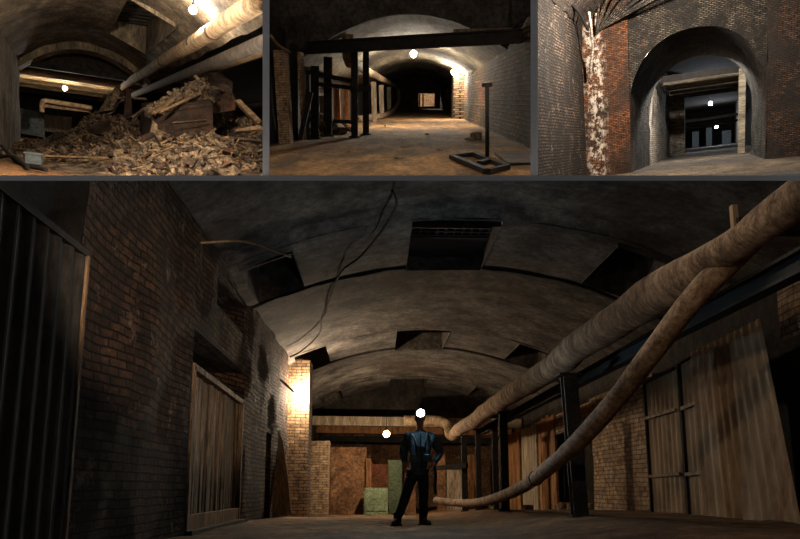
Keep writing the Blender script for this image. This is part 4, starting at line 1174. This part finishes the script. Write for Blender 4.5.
# ================================================================ BRICK ARCH
CUR[0] = RD
R = RD
M['brick_arch'] = m_brick('mottled_arch_brick', S(156, 146, 132), S(102, 94, 84), S(54, 50, 46), 0.24, 0.085, 1.0, 1.0, S(44, 42, 40), (0.42, 0.54), 0.7, S(150, 92, 64), (0.60, 0.66), .4, 1.8, 0.1, .03)
M['brick_orange'] = m_brick('orange_weathered_brick', S(158, 104, 68), S(104, 70, 52), S(60, 50, 44), 0.24, 0.085, 1.0, 1.0, S(54, 46, 42), (0.42, 0.6), .6, S(226, 212, 196), (0.50, 0.56), 3.0, 1.5, 0.09, .02, (1, .7, 1), (-5.75, 0.7))  # its wash strip is lamp glare painted into the brick colour
M['brick_red'] = m_brick('dull_red_brick', S(108, 84, 70), S(68, 55, 48), S(42, 38, 36), 0.24, 0.085, 1.0, 1.0, S(46, 43, 41), (0.44, 0.56), .6, S(150, 124, 104), (0.62, 0.70), .8, 1.5, 0.09, .02)
M['brick_side'] = m_brick('dark_mottled_brick', S(122, 104, 90), S(72, 62, 55), S(34, 32, 30), 0.34, 0.13, 1.6, 1.0, S(42, 38, 36), (0.42, 0.54), .7, S(150, 132, 116), (0.58, 0.64), 1.1, 2.0, 0.12, .035)
M['whitewash'] = m_brick('whitewashed_wall', S(226, 218, 206), S(196, 184, 170), S(130, 118, 108), 0.42, 0.16, 2.5, 1.0, S(64, 58, 54), (0.52, 0.66), .4, S(112, 72, 54), (0.60, 0.70), .7, 1.0, 0.06, .02, (0.5, 1, 1))
M['timber_pale'] = m_wood('pale_lintel_timber', S(84, 76, 66), S(158, 146, 128), 'x', 0.9, 3)
M['earth_dim'] = m_noise('dim_earth', S(52, 46, 40), S(98, 86, 72), 1.0, 'UV', (1, 0.4, 1), 0.8, 0.06, 0.96)
M['bulb_cool'] = m_emit('lit_cool_bulb', (0.84, 0.92, 1.0, 1), 1000)
M['bulb_fill'] = m_emit('added_fill_bulb', (1.0, 0.93, 0.82, 1), 5000)
mb = MB().grid(lambda x, y: (x, y, .05 * fr(x * .6, y * .3, 8) - .03), lin(-12, 9, 60), lin(25, 215, 120))
struct(mb.build('floor', M['earth_dim']), 'dim earth floor under the brick arch')
Y0, Y1 = 42.0, 56.0
OX0, OX1, OSP, OCR = -4.05, 2.45, 3.2, 6.75
def oz(x):
    t = (x - (OX0 + OX1) / 2) / ((OX1 - OX0) / 2)
    return OSP + (OCR - OSP) * sqrt(max(0, 1 - abs(t) ** 2.3))
# face of the arch wall
mb = MB()
ang = lin(-1, 1, 56)
axs = [((OX0 + OX1) / 2 + (OX1 - OX0) / 2 * sin(a * pi / 2)) for a in ang]
axs[0], axs[-1] = OX0, OX1
def facept(x, z): return (x, Y0 + .16 * fr(x * .6, z * .6, 4), z)
for x0, x1 in zip(axs, axs[1:]):
    n = 14
    for k in range(n):
        za0, za1 = oz(x0) + (9.6 - oz(x0)) * k / n, oz(x0) + (9.6 - oz(x0)) * (k + 1) / n
        zb0, zb1 = oz(x1) + (9.6 - oz(x1)) * k / n, oz(x1) + (9.6 - oz(x1)) * (k + 1) / n
        mb.add([facept(x0, za0), facept(x1, zb0), facept(x1, zb1), facept(x0, za1)], [(0, 1, 2, 3)], [(x0, za0), (x1, zb0), (x1, zb1), (x0, za1)], True)
struct(mb.build('wall_arch', M['brick_arch']), 'grey mottled brick above the great arch')
# intrados and jambs
mb = MB()
prof = [(OX0, -.2 + (oz(OX0) + .2) * k / 8) for k in range(8)] + [(x, oz(x)) for x in axs] + [(OX1, -.2 + (oz(OX1) + .2) * (8 - k) / 8) for k in range(1, 9)]
L = [0]
for (x0, z0), (x1, z1) in zip(prof, prof[1:]): L.append(L[-1] + sqrt((x1 - x0) ** 2 + (z1 - z0) ** 2))
nv = len(prof); ys = lin(Y0, Y1, 16)
P, U, Fs = [], [], []
for y in ys:
    for k, (x, z) in enumerate(prof):
        kx = .1 * fr(x * .8 + y * .35, z * .8, 6) if y > Y0 + .1 else 0
        P.append((x + kx, y, z + kx * .5)); U.append((y * .7, L[k]))
for i in range(len(ys) - 1):
    for k in range(nv - 1):
        Fs.append((i * nv + k, i * nv + k + 1, (i + 1) * nv + k + 1, (i + 1) * nv + k))
mb.add(P, Fs, U, True)
struct(mb.build('ceiling_arch', M['brick_arch']), 'brick soffit and jambs of the great arch')
# piers either side
def pier(x0, x1, y, zt, mt, la, ret=0):
    mb = MB().grid(lambda x, z: (x, y + .14 * fr(x * .9, z * .9, 3), z), lin(x0, x1, 12), lin(-.2, zt, 36))
    if ret:
        xr = x0 if ret < 0 else x1
        mb.grid(lambda yy, z: (xr + .05 * fr(yy, z), yy, z), lin(y, Y0 + .6, 6), lin(-.2, zt, 36))
        xr = x1 if ret < 0 else x0
        mb.grid(lambda yy, z: (xr, yy, z), lin(y, Y0 + .6, 4), lin(-.2, zt, 20))
    return struct(mb.build('pillar', M[mt]), la)
pier(-6.35, OX0 + .05, 41.75, 9.6, 'brick_orange', 'orange weathered brick pier of the great arch, lamp glare painted white', -1)
pier(OX1 + .0, 4.6, 41.4, 9.6, 'brick_red', 'reddish brick pier on the shadowed side of the arch', 1)
# side walls, niche and near vault
mb = wall_x(-6.35, 24, 42, -.2, 9.6, [], .8, .12, 0.9, -1)
struct(mb.build('wall_left', M['brick_side']), 'dark mottled brick wall beside the orange pier')
mb = wall_x(4.3, 24, 42, -.2, 9.6, [], .8, .1)
struct(mb.build('wall_right', M['brick_side']), 'dark brick wall beyond the reddish pier')
# cross vault: ribs of brick fanning from the pier head
mb = MB()
def cv(a, t):
    x = -6.3 + 11.0 * t
    y = 41.6 - 13.5 * a
    z = 7.6 + 2.2 * sin(pi * min(1, t * 1.02)) ** .8 + 0.3 * a
    return (x, y, z + .1 * fr(x, y, 3))
mb.grid(cv, lin(0, 1, 16), lin(0, 1, 40), lambda a, t: (t * 12, a * 9))
struct(mb.build('ceiling', M['brick_side']), 'near brick vault springing from the piers')
for k in range(8):
    a0 = R.at(596 + k * .8, 34 - k * .9, 41.4); b0 = R.at(600 + k * 9, -6, 40.6 - .2 * k)
    mb = MB().slab(a0, b0, .1, .1, (0, 0, 1), .02)
    struct(mb.build('ceiling_rib', M['brick_arch']), 'thin brick rib fanning from the orange pier head')
q = [R.at(589, 12, 38.6), R.at(591.5, 32, 39.4), R.at(592.5, 50, 40.4), R.at(590.5, 74, 41.0)]
tag(MB().tube(spline(q, 6), .06, 8, True, .3).build('conduit', M['whitewash'], None, q[0]), 'rough pale conduit running down the corner of the orange brick pier', 'conduit')
q = [R.at(570, 2, 37), R.at(580, 14, 38.4), R.at(588, 30, 39.3)]
tag(MB().tube(spline(q, 6), .07, 6).build('black_cable', M['black'], None, q[0]), 'black cable dropping to the head of the orange pier conduit', 'cable')
# passage inside the arch
mb = wall_x(-4.3, Y1, 88, -.2, 8.5, [], .9, .1)
mb.grid(lambda x, z: (x, 88, z), lin(-4.3, -2.75, 4), lin(-.2, 8.5, 8))
struct(mb.build('wall_left', M['whitewash']), 'flaking whitewashed wall inside the arch')
mb = wall_x(4.6, Y1, 205, -.2, 8.5, [], 2.5, .1)
struct(mb.build('wall_right', M['concrete_dark']), 'dark wall inside the arch')
mb = wall_x(-5.5, 88, 205, -.2, 8.5, [], 2.5, .1)
struct(mb.build('wall_left', M['concrete_dark']), 'dark wall of the far passage')
mb = MB().grid(lambda x, y: (x, y, 8.4), lin(-5.6, 4.8, 8), lin(Y1, 206, 20))
struct(mb.build('ceiling', M['concrete_dark']), 'dark flat ceiling inside the arch')
mb = MB().grid(lambda x, z: (x, 205, z), lin(-6, 5, 6), lin(-.3, 8.5, 6))
struct(mb.build('wall_back', M['concrete_dark']), 'dark end of the passage under the arch')
for k, (y, zb, h, mt) in enumerate(((66, 6.15, .45, 'steel_dark'), (71, 6.3, .5, 'timber_pale'), (76, 6.15, .5, 'timber_pale'), (82, 6.05, .55, 'timber_pale'), (88, 5.95, .55, 'timber_pale'))):
    struct(MB().slab((-3.9, y, zb + h / 2), (3.4, y, zb + h / 2 - .05), .8, h, (0, 0, 1), .05).build('beam', M[mt]), 'heavy lintel beam inside the arch')
def frame_post(px, pyb, x, zt, w_, la, mt='timber_pale'):
    d = 1.2 / -R.uv(px, pyb)[1]
    xx = R.uv(px, 140)[0] * d
    tag(MB().slab((xx, d, -.05), (xx, d, zt), w_, w_, (0, 1, 0), .03).build('timber_post', M[mt], None, (xx, d, 0)), la, 'post')
frame_post(741.5, 152.5, 0, 6.2, .5, 'pale timber post carrying the lintels on the dark side of the passage')
frame_post(683.5, 152, 0, 6.2, .42, 'timber post carrying the lintels against the whitewashed wall')
for y, zb, la in ((128, 4.5, 'dim crossbeam hung between the two far bulbs'), (150, 4.0, 'dim lower crossbeam just before the farthest bulb')):
    struct(MB().slab((-5, y, zb), (4.4, y, zb + .1), .8, .4).build('beam', M['timber_pale']), la)
lamp('cool white bulb hanging in the timber-framed passage', R.at(710.5, 103.3, 100), .22, M['bulb_cool'], 'cord', cordlen=1.3)
lamp('smaller farthest cool bulb at the end of the passage', R.at(716.5, 127, 165), .27, M['bulb_cool'], 'cord', cordlen=2)
lamp('unseen bulb added behind the great arch crown to light the passage', Vector((-1.6, 58.2, 7.5)), .17, M['bulb_fill'], 'cord', cordlen=.4)  # added source hidden by the arch, brightens lintels and whitewash
for px0, px1, py, la in ((706, 712, 128, 'dim pale cabinet under the farthest bulb, nearer the whitewashed wall'), (722, 731, 131, 'dim pale cabinet under the farthest bulb, nearer the dark wall'), (692, 699, 132, 'dim dark cabinet at the edge of the far passage')):
    a, b = R.at(px0, py, 178), R.at(px1, 150, 178)
    tag(MB().box(((a.x + b.x) / 2, 178.5, a.z / 2), (b.x - a.x, 1, a.z)).build('far_cabinet', M['crate_blue'], None, ((a.x + b.x) / 2, 178, 0)), la, 'cabinet')
for k in range(16):
    px, py = random.uniform(572, 615), random.uniform(160, 171)
    p = R.fl(px, py); r_ = random.uniform(.12, .3)
    tag(MB().rock(p + Vector((0, 0, r_ * .3)), r_, (1.3, 1, .8), k + 70, rot3()).build('rubble_stone', M['rubble'], None, p), 'small stone of the rubble at the foot of the orange brick pier', 'stone', 'rubble at the orange pier foot')
q = R.fl(775, 170)

def point(room, pos, power, col, r=.15, name='unseen_light'):
    l = bpy.data.lights.new(name, 'POINT'); l.energy = power; l.color = col; l.shadow_soft_size = r
    o = bpy.data.objects.new(name, l); COL.objects.link(o)
    o.matrix_world = room.M @ Matrix.Translation(Vector(pos))
    return o
# unseen lights added before the vaults, out of view
point(RD, RD.at(640, -12, 35), 7500, (1, .86, .70))
point(RA, (0.0, 20, 4.7), 4200, (1, .88, .72))  # added fill for the rubble vault
def spot(room, pos, aim, power, half, col, r=.12, name='unseen_light'):
    l = bpy.data.lights.new(name, 'SPOT'); l.energy = power; l.color = col; l.shadow_soft_size = r
    l.spot_size = 2 * math.radians(half); l.spot_blend = 0.7
    o = bpy.data.objects.new(name, l); COL.objects.link(o)
    pos = Vector(pos); q = (Vector(aim) - pos).to_track_quat('-Z', 'Y')
    o.matrix_world = room.M @ Matrix.Translation(pos) @ q.to_matrix().to_4x4()
    return o
spot(MAIN, (-1.6, 1.5, 2.4), (4.7, 9.6, 0.7), 330, 24, (1, .80, .58))
spot(MAIN, (-0.2, 0.8, 1.9), (-2.25, 7.8, 2.3), 1500, 12, (1, .80, .60))  # second unseen spot, rakes the left brick wall
point(RB, (0.2, 18, 4.6), 380, (1, .86, .66))  # added unseen fill for the front of the passage
# ================================================================ grey border strips added between the vaults
CUR[0] = MAIN
M['partition'] = m_noise('grey_border', S(240, 240, 243), S(246, 246, 248), 2, 'Object', (1, 1, 1), 0.0, 0.01, 0.95, grit=False)  # plain grey of the added border strips
def wedge(l, t, r, b, d0, d1, name, label):
    """an added solid border strip whose faces run back between two neighbouring vaults"""
    def pt(px, py, d):
        return CAM + cray(px, py) * d
    mb = MB()
    vs = [pt(l, t, d0), pt(r, t, d0), pt(r, b, d0), pt(l, b, d0)]
    s_ = d1 / d0
    vs += [pt(l, t, d1), pt(r, t, d1), pt(r, b, d1), pt(l, b, d1)]
    mb.add(vs, [(0, 1, 2, 3), (7, 6, 5, 4), (0, 4, 5, 1), (1, 5, 6, 2), (2, 6, 7, 3), (3, 7, 4, 0)])
    return struct(mb.build(name, M['partition'], None, None, 0, False), label)
wedge(-40, 175.4, 840, 181.7, 10, 26, 'slab', 'grey border strip added between the large hall and the three vaults above')  # an added border strip, not a floor of the place
wedge(262.6, -60, 269.4, 175.4, 11, 40, 'border_strip', 'grey border strip added between rubble vault and lamp-lit passage')
wedge(530.6, -60, 537.8, 175.4, 11, 40, 'border_strip', 'grey border strip added between lamp-lit passage and brick arch')

w = bpy.data.worlds.new('world'); SC.world = w; w.use_nodes = True
w.node_tree.nodes['Background'].inputs[0].default_value = (0.067, 0.067, 0.069, 1)
w.node_tree.nodes['Background'].inputs[1].default_value = 1.0
